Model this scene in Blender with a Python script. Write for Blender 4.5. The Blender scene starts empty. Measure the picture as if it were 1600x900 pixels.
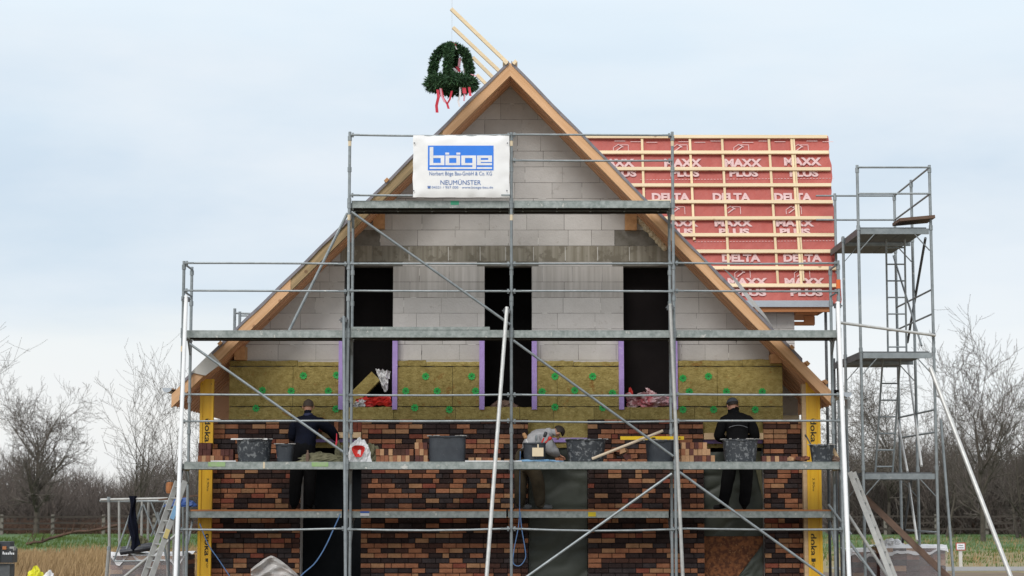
import bpy, bmesh, math, random
import numpy as np
from mathutils import Vector, Matrix, noise as mnoise
random.seed(7); np.random.seed(7)
R = math.radians
SC = bpy.context.scene
COL = SC.collection

# ---------------------------------------------------------------- camera
FPX, HZ, CAMH, CAMD = 3000.0, 785.0, 1.65, 30.0      # focal length in photo pixels, horizon row, eye height, distance
TILT = math.atan((HZ - 450) / FPX)
cd = bpy.data.cameras.new("camera"); cam = bpy.data.objects.new("camera", cd); COL.objects.link(cam)
cam.location = (0, -CAMD, CAMH); cam.rotation_euler = (R(90) + TILT, 0, 0)
cd.sensor_width = 36; cd.lens = 36 * FPX / 1600; cd.clip_end = 5000; cd.clip_start = 0.5
cd.dof.use_dof = True; cd.dof.focus_distance = 30.6; cd.dof.aperture_fstop = 2.8
SC.camera = cam
SC.view_settings.view_transform = 'Standard'; SC.view_settings.look = 'None'
SC.view_settings.exposure = 0.2; SC.view_settings.gamma = 1.0
_ct, _st = math.cos(TILT), math.sin(TILT)
def P(px, py, Y):
    """world point on the plane y = Y that the photo shows at pixel (px, py): used only to measure the place"""
    u = (px - 800) / FPX; v = (450 - py) / FPX
    dy = _ct - v * _st; dz = _st + v * _ct
    t = (Y + CAMD) / dy
    return Vector((u * t, Y, CAMH + dz * t))
def PX(px, Y, py=600): return P(px, py, Y).x
def PZ(py, Y): return P(800, py, Y).z
def mpp(Y): return (Y + CAMD) / FPX

# ---------------------------------------------------------------- world and sun
SUN_EL, SUN_AZ = R(43), R(200)
world = bpy.data.worlds.new("World"); SC.world = world; world.use_nodes = True
def build_world():
    nt = world.node_tree; nt.nodes.clear()
    N = nt.nodes.new; L = nt.links.new
    out = N('ShaderNodeOutputWorld')
    sky = N('ShaderNodeTexSky'); sky.sky_type = 'NISHITA'; sky.sun_disc = False
    sky.sun_elevation = SUN_EL; sky.sun_rotation = SUN_AZ
    bg1 = N('ShaderNodeBackground'); bg1.inputs[1].default_value = 0.07; L(sky.outputs[0], bg1.inputs[0])
    tc = N('ShaderNodeTexCoord'); sep = N('ShaderNodeSeparateXYZ'); L(tc.outputs['Generated'], sep.inputs[0])
    mp = N('ShaderNodeMapping'); mp.inputs['Scale'].default_value = (2.2, 2.2, 12); L(tc.outputs['Generated'], mp.inputs[0])
    n1 = N('ShaderNodeTexNoise'); n1.inputs['Scale'].default_value = 1.6; n1.inputs['Detail'].default_value = 5; n1.inputs['Roughness'].default_value = 0.5; L(mp.outputs[0], n1.inputs[0])
    m1 = N('ShaderNodeMath'); m1.operation = 'MULTIPLY_ADD'; m1.inputs[1].default_value = 0.11; L(n1.outputs[0], m1.inputs[0])
    ad = N('ShaderNodeMath'); ad.operation = 'ADD'; ad.inputs[1].default_value = -0.055; L(sep.outputs[2], ad.inputs[0]); L(ad.outputs[0], m1.inputs[2])
    cr = N('ShaderNodeValToRGB'); e = cr.color_ramp.elements
    e[0].position = 0.0; e[0].color = (0.84, 0.83, 0.80, 1)
    e[1].position = 0.045; e[1].color = (0.87, 0.87, 0.855, 1)
    for p_, c_ in ((0.084, (0.84, 0.87, 0.875)), (0.112, (0.645, 0.745, 0.835)), (0.16, (0.61, 0.72, 0.83)), (0.20, (0.66, 0.77, 0.87)), (0.25, (0.76, 0.86, 0.94)), (0.45, (0.90, 0.95, 1.0)), (1.0, (0.92, 0.95, 1.0))):
        k = e.new(p_); k.color = (*c_, 1)
    L(m1.outputs[0], cr.inputs[0])
    mp2 = N('ShaderNodeMapping'); mp2.inputs['Scale'].default_value = (3.0, 3.0, 9); mp2.inputs['Location'].default_value = (4.1, 0.3, 1.2); L(tc.outputs['Generated'], mp2.inputs[0])
    n2 = N('ShaderNodeTexNoise'); n2.inputs['Scale'].default_value = 1.3; n2.inputs['Detail'].default_value = 6; n2.inputs['Roughness'].default_value = 0.55; L(mp2.outputs[0], n2.inputs[0])
    k2 = N('ShaderNodeMapRange'); k2.inputs[1].default_value = 0.40; k2.inputs[2].default_value = 0.66; k2.inputs[4].default_value = 0.65; L(n2.outputs[0], k2.inputs[0])
    mc = N('ShaderNodeMix'); mc.data_type = 'RGBA'; mc.inputs[7].default_value = (0.84, 0.88, 0.92, 1); L(k2.outputs[0], mc.inputs[0]); L(cr.outputs[0], mc.inputs[6])
    up = N('ShaderNodeMapRange'); up.inputs[1].default_value = 0.25; up.inputs[2].default_value = 1.0; up.inputs[3].default_value = 1.0; up.inputs[4].default_value = 1.3; L(sep.outputs[2], up.inputs[0])
    bm = N('ShaderNodeMath'); bm.operation = 'MULTIPLY'; bm.inputs[1].default_value = 0.95; L(up.outputs[0], bm.inputs[0])
    bg2 = N('ShaderNodeBackground'); L(bm.outputs[0], bg2.inputs[1]); L(mc.outputs[2], bg2.inputs[0])
    mix = N('ShaderNodeMixShader'); mix.inputs[0].default_value = 0.93
    L(bg1.outputs[0], mix.inputs[1]); L(bg2.outputs[0], mix.inputs[2]); L(mix.outputs[0], out.inputs[0])
build_world()
sd = bpy.data.lights.new("sun", 'SUN'); sun = bpy.data.objects.new("sun", sd); COL.objects.link(sun)
sd.energy = 1.7; sd.angle = R(24); sd.color = (1.0, 0.97, 0.92)
# the overcast sun stands behind the camera, high and a little to its left
_sd = Vector((-math.cos(SUN_EL) * 0.35, -math.cos(SUN_EL) * 0.93, math.sin(SUN_EL)))
sun.rotation_euler = _sd.to_track_quat('Z', 'Y').to_euler()

# ---------------------------------------------------------------- materials
def mat(name, c1, c2=None, rough=0.75, metal=0.0, scale=8.0, bump=0.0, bscale=None, grain=None, gs=22.0, rnd=0.0, detail=5.0, contrast=1.0, blot=None, blot_scale=3.0, blot_cut=0.6, knots=False, alpha=None, sheen=0):
    m = bpy.data.materials.new(name); m.use_nodes = True
    nt = m.node_tree; b = nt.nodes['Principled BSDF']; N = nt.nodes.new; L = nt.links.new
    b.inputs['Roughness'].default_value = rough; b.inputs['Metallic'].default_value = metal
    if rough >= 0.88: b.inputs['Specular IOR Level'].default_value = 0.15
    if c2 is None: c2 = tuple(x * 0.8 for x in c1)
    geo = N('ShaderNodeNewGeometry'); vec = geo.outputs['Position']
    if grain is not None:
        d = Vector(grain).normalized()
        dot = N('ShaderNodeVectorMath'); dot.operation = 'DOT_PRODUCT'; dot.inputs[1].default_value = d; L(vec, dot.inputs[0])
        sc = N('ShaderNodeVectorMath'); sc.operation = 'SCALE'; sc.inputs[0].default_value = d; L(dot.outputs['Value'], sc.inputs['Scale'])
        sc2 = N('ShaderNodeVectorMath'); sc2.operation = 'SCALE'; sc2.inputs['Scale'].default_value = 0.955; L(sc.outputs[0], sc2.inputs[0])
        sb = N('ShaderNodeVectorMath'); sb.operation = 'SUBTRACT'; L(vec, sb.inputs[0]); L(sc2.outputs[0], sb.inputs[1])
        gv = sb.outputs[0]; nscale = gs
    else:
        gv = vec; nscale = scale
    n = N('ShaderNodeTexNoise'); n.inputs['Scale'].default_value = nscale; n.inputs['Detail'].default_value = detail; n.inputs['Roughness'].default_value = 0.6; L(gv, n.inputs['Vector'])
    mr = N('ShaderNodeMapRange'); w = 0.22 / contrast; mr.inputs[1].default_value = 0.5 - w; mr.inputs[2].default_value = 0.5 + w; L(n.outputs[0], mr.inputs[0])
    mx = N('ShaderNodeMix'); mx.data_type = 'RGBA'; mx.inputs[6].default_value = (*c1, 1); mx.inputs[7].default_value = (*c2, 1); L(mr.outputs[0], mx.inputs[0])
    colr = mx.outputs[2]
    if knots:
        v = N('ShaderNodeTexVoronoi'); v.inputs['Scale'].default_value = 3.3; L(vec, v.inputs['Vector'])
        k = N('ShaderNodeMapRange'); k.inputs[1].default_value = 0.07; k.inputs[2].default_value = 0.13; k.inputs[3].default_value = 0.7; k.inputs[4].default_value = 0.0; L(v.outputs['Distance'], k.inputs[0])
        m3 = N('ShaderNodeMix'); m3.data_type = 'RGBA'; m3.inputs[7].default_value = (c1[0] * 0.3, c1[1] * 0.2, c1[2] * 0.15, 1); L(k.outputs[0], m3.inputs[0]); L(colr, m3.inputs[6]); colr = m3.outputs[2]
    if blot is not None:
        n2 = N('ShaderNodeTexNoise'); n2.inputs['Scale'].default_value = blot_scale; n2.inputs['Detail'].default_value = 6; n2.inputs['Roughness'].default_value = 0.65; L(vec, n2.inputs['Vector'])
        k = N('ShaderNodeMapRange'); k.inputs[1].default_value = blot_cut; k.inputs[2].default_value = blot_cut + 0.06; L(n2.outputs[0], k.inputs[0])
        m3 = N('ShaderNodeMix'); m3.data_type = 'RGBA'; m3.inputs[7].default_value = (*blot, 1); L(k.outputs[0], m3.inputs[0]); L(colr, m3.inputs[6]); colr = m3.outputs[2]
    if rnd:
        oi = N('ShaderNodeObjectInfo'); k = N('ShaderNodeMapRange'); k.inputs[3].default_value = 1 - rnd; k.inputs[4].default_value = 1 + rnd; L(oi.outputs['Random'], k.inputs[0])
        hs = N('ShaderNodeHueSaturation'); L(k.outputs[0], hs.inputs['Value']); L(colr, hs.inputs['Color']); colr = hs.outputs[0]
    L(colr, b.inputs['Base Color'])
    if bump:
        nb = N('ShaderNodeTexNoise'); nb.inputs['Scale'].default_value = bscale or nscale; nb.inputs['Detail'].default_value = 6; L(gv, nb.inputs['Vector'])
        bp = N('ShaderNodeBump'); bp.inputs['Strength'].default_value = bump; bp.inputs['Distance'].default_value = 0.02; L(nb.outputs[0], bp.inputs['Height']); L(bp.outputs[0], b.inputs['Normal'])
    if alpha is not None: b.inputs['Alpha'].default_value = alpha
    return m
M = {}
M['steel'] = mat('galvanised_steel', (0.30, 0.33, 0.345), (0.19, 0.215, 0.225), 0.5, 0.35, scale=9, rnd=0.14, bump=0.05, blot=(0.46, 0.46, 0.44), blot_scale=8, blot_cut=0.66)
M['steel_deck'] = mat('deck_steel', (0.34, 0.37, 0.36), (0.19, 0.22, 0.21), 0.55, 0.3, scale=14, rnd=0.08, contrast=1.4, blot=(0.50, 0.50, 0.47), blot_scale=7, blot_cut=0.62)
M['steel_dark'] = mat('weathered_steel', (0.13, 0.14, 0.15), (0.08, 0.085, 0.09), 0.6, 0.4, scale=12)
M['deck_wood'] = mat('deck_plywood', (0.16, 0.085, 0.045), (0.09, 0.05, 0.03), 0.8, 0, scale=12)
M['deck_under'] = mat('deck_underside', (0.035, 0.03, 0.028), (0.02, 0.018, 0.016), 0.8, 0, scale=12)  # wood underside and rear flanges, shade below the decks put into the colour
M['alu_white'] = mat('white_painted_pole', (0.84, 0.85, 0.86), (0.74, 0.75, 0.76), 0.35, 0.0, scale=6)
M['alu'] = mat('bare_aluminium', (0.62, 0.62, 0.60), (0.45, 0.45, 0.44), 0.45, 0.3, scale=10)
M['alu_dull'] = mat('dull_aluminium', (0.40, 0.40, 0.38), (0.28, 0.28, 0.27), 0.5, 0.2, scale=10)
M['orange'] = mat('orange_paint', (0.8, 0.17, 0.04)); M['cream'] = mat('cream_sticker', (0.72, 0.6, 0.42)); M['green_paint'] = mat('green_marking', (0.04, 0.36, 0.20), (0.06, 0.28, 0.17), scale=30)
M['lime_paint'] = mat('pale_green_marking', (0.24, 0.42, 0.14), (0.30, 0.36, 0.24), scale=20)
M['blue_sticker'] = mat('blue_sticker', (0.05, 0.14, 0.5)); M['white_sticker'] = mat('white_sticker', (0.75, 0.75, 0.78)); M['yellow_sticker'] = mat('yellow_sticker', (0.65, 0.5, 0.02))
M['block'] = mat('aerated_concrete', (0.56, 0.535, 0.515), (0.485, 0.46, 0.44), 0.95, 0, scale=3.2, rnd=0.075, bump=0.3, bscale=35, blot=(0.44, 0.41, 0.385), blot_scale=6, blot_cut=0.63)
M['block_joint'] = mat('block_joint', (0.10, 0.09, 0.085), (0.36, 0.34, 0.32), 0.95, scale=3, contrast=2)
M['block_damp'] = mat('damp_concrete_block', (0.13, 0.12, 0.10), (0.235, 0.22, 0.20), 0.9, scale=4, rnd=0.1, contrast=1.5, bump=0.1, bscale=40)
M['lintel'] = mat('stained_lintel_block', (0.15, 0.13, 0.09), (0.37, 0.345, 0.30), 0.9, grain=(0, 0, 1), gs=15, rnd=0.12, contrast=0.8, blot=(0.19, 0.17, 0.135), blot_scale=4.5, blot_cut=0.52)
M['mortar_white'] = mat('pale_mortar', (0.62, 0.6, 0.57))
M['block_streak'] = mat('streaked_block', (0.55, 0.52, 0.50), (0.34, 0.315, 0.29), 0.95, grain=(0, 0, 1), gs=13, rnd=0.04, contrast=0.9, bump=0.1)
M['wool'] = mat('mineral_wool', (0.42, 0.335, 0.13), (0.22, 0.165, 0.05), 1.0, scale=11, rnd=0.13, bump=1.0, bscale=32, contrast=1.0, detail=9, blot=(0.27, 0.16, 0.05), blot_scale=5, blot_cut=0.6)
M['dowel'] = mat('green_plastic', (0.015, 0.48, 0.08), (0.02, 0.36, 0.06), 0.5)
M['dowel_dark'] = mat('dark_green_plastic', (0.01, 0.09, 0.02), rough=0.5)
M['xps'] = mat('purple_foam', (0.42, 0.30, 0.64), (0.36, 0.25, 0.55), 0.8, scale=6, bump=0.4, bscale=20, blot=(0.5, 0.42, 0.62), blot_scale=14, blot_cut=0.62)
M['wood_l'] = mat('verge_timber_left', (0.72, 0.44, 0.25), (0.55, 0.30, 0.14), 0.7, grain=(1, 0, 1), rnd=0.07, knots=True)
M['wood_old'] = mat('weathered_verge_timber', (0.42, 0.29, 0.15), (0.23, 0.165, 0.085), 0.75, grain=(1, 0, 1), knots=True, contrast=1.5)
M['wood_r'] = mat('verge_timber_right', (0.72, 0.44, 0.25), (0.55, 0.30, 0.14), 0.7, grain=(1, 0, -1), rnd=0.07, knots=True)
M['wood_x'] = mat('batten_timber', (0.82, 0.67, 0.46), (0.70, 0.54, 0.33), 0.7, grain=(1, 0, 0), rnd=0.1, knots=True)
M['wood_v'] = mat('counter_batten_timber', (0.80, 0.64, 0.42), (0.66, 0.49, 0.28), 0.7, grain=(0, 0.4, 1), rnd=0.1)
M['wood_soffit_l'] = mat('soffit_timber_left', (0.74, 0.40, 0.22), (0.55, 0.27, 0.14), 0.7, grain=(1, 0, 1), rnd=0.14, knots=True)
M['wood_soffit_r'] = mat('soffit_timber_right', (0.74, 0.40, 0.22), (0.55, 0.27, 0.14), 0.7, grain=(1, 0, -1), rnd=0.14, knots=True)
M['wood_orange'] = mat('orange_timber', (0.46, 0.19, 0.07), (0.33, 0.12, 0.04), 0.7, grain=(1, 0, 0), rnd=0.08)
M['wood_end'] = mat('timber_end_grain', (0.62, 0.35, 0.17), (0.42, 0.21, 0.09), 0.8, scale=14)
M['plank'] = mat('pale_plank', (0.62, 0.45, 0.27), (0.5, 0.34, 0.19), 0.75, grain=(1, 0, 0), rnd=0.1)
M['board_dark'] = mat('weathered_board', (0.16, 0.10, 0.07), (0.09, 0.055, 0.04), 0.85, grain=(1, 0, -1))
M['foil_grey'] = mat('grey_underlay', (0.24, 0.22, 0.24), (0.15, 0.14, 0.155), 0.6, scale=6, bump=0.3)
M['void_and_flashing_black'] = mat('unlit_void_and_flashing_black', (0.006, 0.005, 0.005), (0.004, 0.003, 0.003), 0.95, scale=3, bump=0.3)  # eaves flashing, and painted darkness for window interiors and the eaves gap
M['membrane'] = mat('window_darkness_brown', (0.015, 0.012, 0.012), (0.010, 0.008, 0.008), 0.95, scale=3, bump=0.3)  # unlit room behind the right window, painted as a brownish near-black
M['darkness_blue'] = mat('doorway_darkness_blue', (0.014, 0.016, 0.019), (0.008, 0.010, 0.012), 0.95, scale=3, bump=0.3)  # unlit room behind the left doorway, painted as a bluish near-black
M['red_foil'] = mat('red_roof_membrane', (0.45, 0.09, 0.068), (0.36, 0.066, 0.052), 0.55, scale=2.2, bump=0.8, bscale=7)
M['print_pink'] = mat('pale_print', (0.70, 0.50, 0.49), (0.62, 0.40, 0.39), 0.7, scale=8)
M['zinc'] = mat('zinc_sheet', (0.52, 0.56, 0.60), (0.42, 0.45, 0.5), 0.35, 0.5, scale=3)
M['cardboard'] = mat('pale_panel', (0.62, 0.60, 0.57), (0.56, 0.54, 0.5), 0.8, scale=5)
M['doka'] = mat('yellow_varnish', (0.72, 0.42, 0.02), (0.60, 0.33, 0.015), 0.45, grain=(0, 0, 1), gs=14, rnd=0.04)
M['ink'] = mat('black_ink', (0.03, 0.025, 0.01))
M['banner'] = mat('white_banner_cloth', (0.84, 0.84, 0.84), (0.78, 0.78, 0.79), 0.6, scale=4, bump=0.25, bscale=6)
M['print_blue'] = mat('blue_print', (0.025, 0.22, 0.80), (0.02, 0.18, 0.72), 0.5, scale=6)
M['print_white'] = mat('white_print', (0.84, 0.85, 0.88), rough=0.5)
M['print_navy'] = mat('navy_print', (0.07, 0.17, 0.45), rough=0.5)
M['grommet'] = mat('grommet', (0.15, 0.15, 0.16), rough=0.4, metal=0.6)
BR = {
 'dark': ((0.042, 0.027, 0.025), (0.022, 0.015, 0.015)), 'grey': ((0.058, 0.045, 0.045), (0.030, 0.024, 0.025)),
 'orange': ((0.34, 0.15, 0.08), (0.21, 0.085, 0.047)), 'tan': ((0.38, 0.205, 0.11), (0.25, 0.13, 0.068)),
 'red': ((0.26, 0.080, 0.050), (0.14, 0.042, 0.030)), 'brown': ((0.085, 0.040, 0.030), (0.048, 0.025, 0.020))}
for k, (a, b_) in BR.items(): M['brick_' + k] = mat(k + '_brick', a, b_, 0.9, scale=11, rnd=0.22, bump=0.5, bscale=45, contrast=1.0, blot=tuple(0.6 * v_ + 0.05 for v_ in a), blot_scale=23, blot_cut=0.64)
M['brick_joint'] = mat('raked_joint', (0.016, 0.013, 0.012), rough=0.95)
for k, a, b_ in (('pale', (0.43, 0.26, 0.15), (0.33, 0.185, 0.10)), ('rust', (0.26, 0.115, 0.065), (0.19, 0.075, 0.042)), ('wine', (0.12, 0.05, 0.042), (0.08, 0.034, 0.03))):
    M['loose_' + k] = mat('loose_' + k + '_brick', a, b_, 0.9, scale=14, rnd=0.15, bump=0.2, bscale=50)
M['tub'] = mat('mortar_smeared_rubber', (0.020, 0.024, 0.030), (0.040, 0.046, 0.055), 0.6, scale=9, blot=(0.16, 0.17, 0.18), blot_scale=17, blot_cut=0.535)
M['tub_clean'] = mat('black_rubber', (0.022, 0.027, 0.036), (0.040, 0.047, 0.058), 0.55, scale=9, blot=(0.15, 0.16, 0.17), blot_scale=12, blot_cut=0.63)
M['mortar'] = mat('wet_mortar', (0.40, 0.38, 0.36), (0.30, 0.29, 0.28), 0.8, scale=20, bump=0.5)
M['tarp'] = mat('grey_green_tarpaulin', (0.05, 0.058, 0.045), (0.036, 0.042, 0.033), 0.6, scale=2.5, bump=0.4, bscale=4)
M['osb'] = mat('strand_board', (0.25, 0.09, 0.03), (0.10, 0.032, 0.012), 0.8, scale=16, contrast=2.2, detail=2, blot=(0.36, 0.17, 0.07), blot_scale=22, blot_cut=0.6)
M['khaki'] = mat('khaki_cloth', (0.17, 0.16, 0.10), (0.10, 0.095, 0.06), 0.95, scale=10, bump=0.4)
M['red_plastic'] = mat('red_plastic', (0.62, 0.035, 0.02), (0.5, 0.03, 0.03), 0.45); M['pink_plastic'] = mat('pink_film', (0.72, 0.40, 0.42), (0.75, 0.62, 0.62), 0.4, scale=7)
M['white_plastic'] = mat('white_film', (0.78, 0.77, 0.77), (0.6, 0.6, 0.61), 0.4, scale=6, bump=0.3)
M['clear_film'] = mat('cloudy_film', (0.62, 0.60, 0.58), (0.48, 0.46, 0.45), 0.35, scale=4, bump=0.5, alpha=0.82)
M['wrap'] = mat('thin_wrap', (0.66, 0.64, 0.65), (0.5, 0.48, 0.5), 0.25, scale=5, bump=0.6, alpha=0.32)
M['pink_sheet'] = mat('printed_foil', (0.60, 0.46, 0.48), (0.42, 0.10, 0.12), 0.5, scale=5, contrast=2.5)
M['navy_cloth'] = mat('navy_cloth', (0.006, 0.008, 0.019), (0.004, 0.005, 0.011), 0.9, scale=12, bump=0.3)
M['collar'] = mat('blue_grey_collar', (0.045, 0.05, 0.10), rough=0.9)
M['black_cloth'] = mat('black_cloth', (0.005, 0.005, 0.006), (0.003, 0.003, 0.0035), 0.9, scale=12, bump=0.3)
M['grey_cloth'] = mat('grey_sweatshirt', (0.44, 0.44, 0.45), (0.35, 0.35, 0.36), 0.95, scale=9, bump=0.5, bscale=7)
M['olive_cloth'] = mat('olive_brown_trousers', (0.085, 0.068, 0.045), (0.05, 0.042, 0.03), 0.95, scale=8, bump=0.4)
M['skin'] = mat('skin', (0.48, 0.25, 0.17), (0.42, 0.2, 0.13), 0.6); M['hair_dark'] = mat('dark_hair', (0.025, 0.017, 0.012), rough=0.7)
M['hair_short'] = mat('cropped_hair', (0.055, 0.04, 0.032), (0.09, 0.065, 0.05), 0.8, scale=80); M['cap'] = mat('grey_cap', (0.10, 0.11, 0.13), rough=0.9)
M['shoe'] = mat('grey_shoe', (0.16, 0.165, 0.17), rough=0.7); M['shoe_black'] = mat('black_boot', (0.012, 0.012, 0.013), rough=0.6)
M['reflect'] = mat('reflective_piping', (0.14, 0.145, 0.155), rough=0.4)
M['fir'] = mat('fir_green', (0.028, 0.085, 0.028), (0.012, 0.036, 0.015), 0.8, scale=30, contrast=1.5)
M['fir_light'] = mat('fir_tip_green', (0.09, 0.18, 0.07), (0.04, 0.11, 0.04), 0.8, scale=30)
M['ribbon_red'] = mat('red_ribbon', (0.62, 0.03, 0.06), rough=0.5); M['ribbon_white'] = mat('white_ribbon', (0.85, 0.80, 0.82), rough=0.5); M['ribbon_pink'] = mat('pink_ribbon', (0.75, 0.35, 0.42), rough=0.5)
M['rope'] = mat('pale_rope', (0.5, 0.5, 0.5)); M['hose'] = mat('blue_hose', (0.10, 0.20, 0.40), rough=0.4)
M['spirit'] = mat('yellow_level', (0.80, 0.52, 0.01), rough=0.4); M['handle'] = mat('pale_wood_handle', (0.55, 0.45, 0.33), (0.5, 0.4, 0.3), 0.7)
M['bark'] = mat('bark', (0.12, 0.102, 0.085), (0.07, 0.06, 0.05), 0.95, scale=6)
M['twig'] = mat('twigs', (0.16, 0.135, 0.12), (0.10, 0.085, 0.075), 0.95, scale=1.2)
M['twig_pale'] = mat('pale_twigs', (0.17, 0.145, 0.125), (0.11, 0.095, 0.082), 0.95, scale=1.2)
M['hedge'] = mat('bare_hedge_twigs', (0.14, 0.115, 0.10), (0.07, 0.06, 0.054), 0.95, scale=0.6, contrast=1.4)
M['bramble'] = mat('brown_leaf_litter', (0.15, 0.085, 0.06), (0.07, 0.05, 0.04), 0.95, scale=1)
M['fence'] = mat('weathered_fence', (0.085, 0.07, 0.06), (0.05, 0.042, 0.038), 0.95, scale=5); M['fence_post'] = mat('pale_fence_post', (0.22, 0.2, 0.175), rough=0.95)
M['dry_grass'] = mat('dry_grass_blades', (0.40, 0.28, 0.15), (0.28, 0.19, 0.10), 0.95, scale=1.5)
M['green_grass'] = mat('green_grass_blades', (0.07, 0.14, 0.03), (0.12, 0.14, 0.045), 0.95, scale=1.5)
M['gravel'] = mat('gravel', (0.30, 0.29, 0.28), (0.2, 0.195, 0.19), 0.95, scale=20)
M['sand'] = mat('trodden_soil', (0.20, 0.155, 0.11), (0.12, 0.095, 0.07), 0.95, scale=1.5, bump=0.4)
M['slab_conc'] = mat('concrete', (0.3, 0.29, 0.28), rough=0.9)
M['blue_tarp'] = mat('blue_tarpaulin', (0.04, 0.10, 0.32), (0.03, 0.07, 0.22), 0.5, scale=4)
M['hivis'] = mat('high_vis_yellow', (0.68, 0.66, 0.02), (0.55, 0.52, 0.02), 0.6); M['sign_red'] = mat('sign_red', (0.45, 0.1, 0.07))
M['machine'] = mat('black_machine_plastic', (0.03, 0.033, 0.037), rough=0.4); M['sticker_blue2'] = mat('pale_blue_sticker', (0.20, 0.38, 0.58)); M['ladder_yellow'] = mat('pale_yellow_sticker', (0.55, 0.45, 0.18))
M['pipe'] = mat('dark_pipe', (0.03, 0.033, 0.045), rough=0.4)

# ---------------------------------------------------------------- mesh helpers
WL = {}
def wl(o): return WL.get(o.name, Vector((0, 0, 0))) if o else Vector((0, 0, 0))
class MB:
    def __init__(s): s.v = []; s.f = []; s.m = []
    def add(s, verts, faces, mi=0):
        k = len(s.v); s.v += [tuple(v) for v in verts]; s.f += [tuple(i + k for i in f) for f in faces]; s.m += [mi] * len(faces)
    def box(s, c, size, rot=None, mi=0):
        x, y, z = (a / 2 for a in size); c = Vector(c)
        vs = [Vector((i, j, k)) for i in (-x, x) for j in (-y, y) for k in (-z, z)]
        if rot is not None: vs = [rot @ v for v in vs]
        s.add([c + v for v in vs], [(0, 1, 3, 2), (4, 6, 7, 5), (0, 4, 5, 1), (2, 3, 7, 6), (0, 2, 6, 4), (1, 5, 7, 3)], mi)
    def bbox(s, x0, x1, y0, y1, z0, z1, mi=0): s.box(((x0 + x1) / 2, (y0 + y1) / 2, (z0 + z1) / 2), (abs(x1 - x0), abs(y1 - y0), abs(z1 - z0)), None, mi)
    def beam(s, a, b, w, h, up=(0, 1, 0), mi=0):
        a = Vector(a); b = Vector(b); d = (b - a); L = d.length; d.normalize(); up = Vector(up)
        x = d.cross(up).normalized(); y = x.cross(d).normalized()
        rot = Matrix((d, x, y)).transposed()
        s.box((a + b) / 2, (L, w, h), rot, mi)
    def tube(s, pts, r, n=8, mi=0, cap=True):
        pts = [Vector(p) for p in pts]; rs = r if isinstance(r, (list, tuple)) else [r] * len(pts)
        k = len(s.v); prev = None; keep = []
        for i, p in enumerate(pts):
            d = (pts[min(i + 1, len(pts) - 1)] - pts[max(i - 1, 0)])
            d = d.normalized() if d.length > 1e-9 else Vector((0, 0, 1))
            if prev is None:
                a = Vector((0, 0, 1)) if abs(d.z) < 0.9 else Vector((1, 0, 0)); x = d.cross(a).normalized()
            else:
                x = (prev - d * prev.dot(d)).normalized()
            prev = x; y = d.cross(x)
            for j in range(n):
                t = 2 * math.pi * j / n; s.v.append(tuple(p + (x * math.cos(t) + y * math.sin(t)) * rs[i]))
        for i in range(len(pts) - 1):
            for j in range(n):
                a = k + i * n + j; b = k + i * n + (j + 1) % n; s.f.append((a, b, b + n, a + n)); s.m.append(mi)
        if cap:
            s.f.append(tuple(k + j for j in range(n))[::-1]); s.m.append(mi)
            s.f.append(tuple(k + (len(pts) - 1) * n + j for j in range(n))); s.m.append(mi)
    def prism(s, poly, y0, y1, mi=0):
        """polygon [(x, z)] extruded from y0 to y1"""
        n = len(poly)
        if n < 3: return
        ar = sum(poly[i][0] * poly[(i + 1) % n][1] - poly[(i + 1) % n][0] * poly[i][1] for i in range(n))
        if ar < 0: poly = poly[::-1]
        vs = [(x, y0, z) for x, z in poly] + [(x, y1, z) for x, z in poly]
        fs = [tuple(range(n)), tuple(range(2 * n - 1, n - 1, -1))] + [(j, i, i + n, j + n) for i, j in ((i, (i + 1) % n) for i in range(n))]
        s.add(vs, fs, mi)
    def grid(s, fn, nu, nv, mi=0):
        k = len(s.v)
        for i in range(nu + 1):
            for j in range(nv + 1): s.v.append(tuple(fn(i / nu, j / nv)))
        for i in range(nu):
            for j in range(nv):
                a = k + i * (nv + 1) + j; s.f.append((a, a + nv + 1, a + nv + 2, a + 1)); s.m.append(mi)
    def lathe(s, prof, c, n=20, sx=1, sy=1, ex=2.0, mi=0, cap=True):
        k = len(s.v); c = Vector(c)
        for r, z in prof:
            for j in range(n):
                t = 2 * math.pi * j / n; ct, st = math.cos(t), math.sin(t)
                x = math.copysign(abs(ct) ** (2 / ex), ct); y = math.copysign(abs(st) ** (2 / ex), st)
                s.v.append((c.x + x * r * sx, c.y + y * r * sy, c.z + z))
        for i in range(len(prof) - 1):
            for j in range(n):
                a = k + i * n + j; b = k + i * n + (j + 1) % n; s.f.append((a, b, b + n, a + n)); s.m.append(mi)
        if cap:
            s.f.append(tuple(k + j for j in range(n))[::-1]); s.m.append(mi)
            s.f.append(tuple(k + (len(prof) - 1) * n + j for j in range(n))); s.m.append(mi)
    def build(s, name, mats, parent=None, smooth=False, **props):
        if not isinstance(mats, (list, tuple)): mats = [mats]
        arr = np.array(s.v, dtype=float)
        lo, hi = arr.min(0), arr.max(0); c = Vector((lo + hi) / 2); c.z = lo[2] if parent is None else c.z
        me = bpy.data.meshes.new(name); me.from_pydata([tuple(v) for v in (arr - np.array(c))], [], s.f)
        for m in mats: me.materials.append(m)
        if len(mats) > 1: me.polygons.foreach_set('material_index', s.m)
        if smooth: me.polygons.foreach_set('use_smooth', [True] * len(me.polygons))
        me.update()
        o = bpy.data.objects.new(name, me); COL.objects.link(o)
        link(o, c, parent)
        for k, v in props.items(): o[k] = v
        return o
def link(o, c, parent):
    WL[o.name] = Vector(c)
    if parent is not None: o.parent = parent; o.location = Vector(c) - wl(parent)
    else: o.location = c
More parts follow.
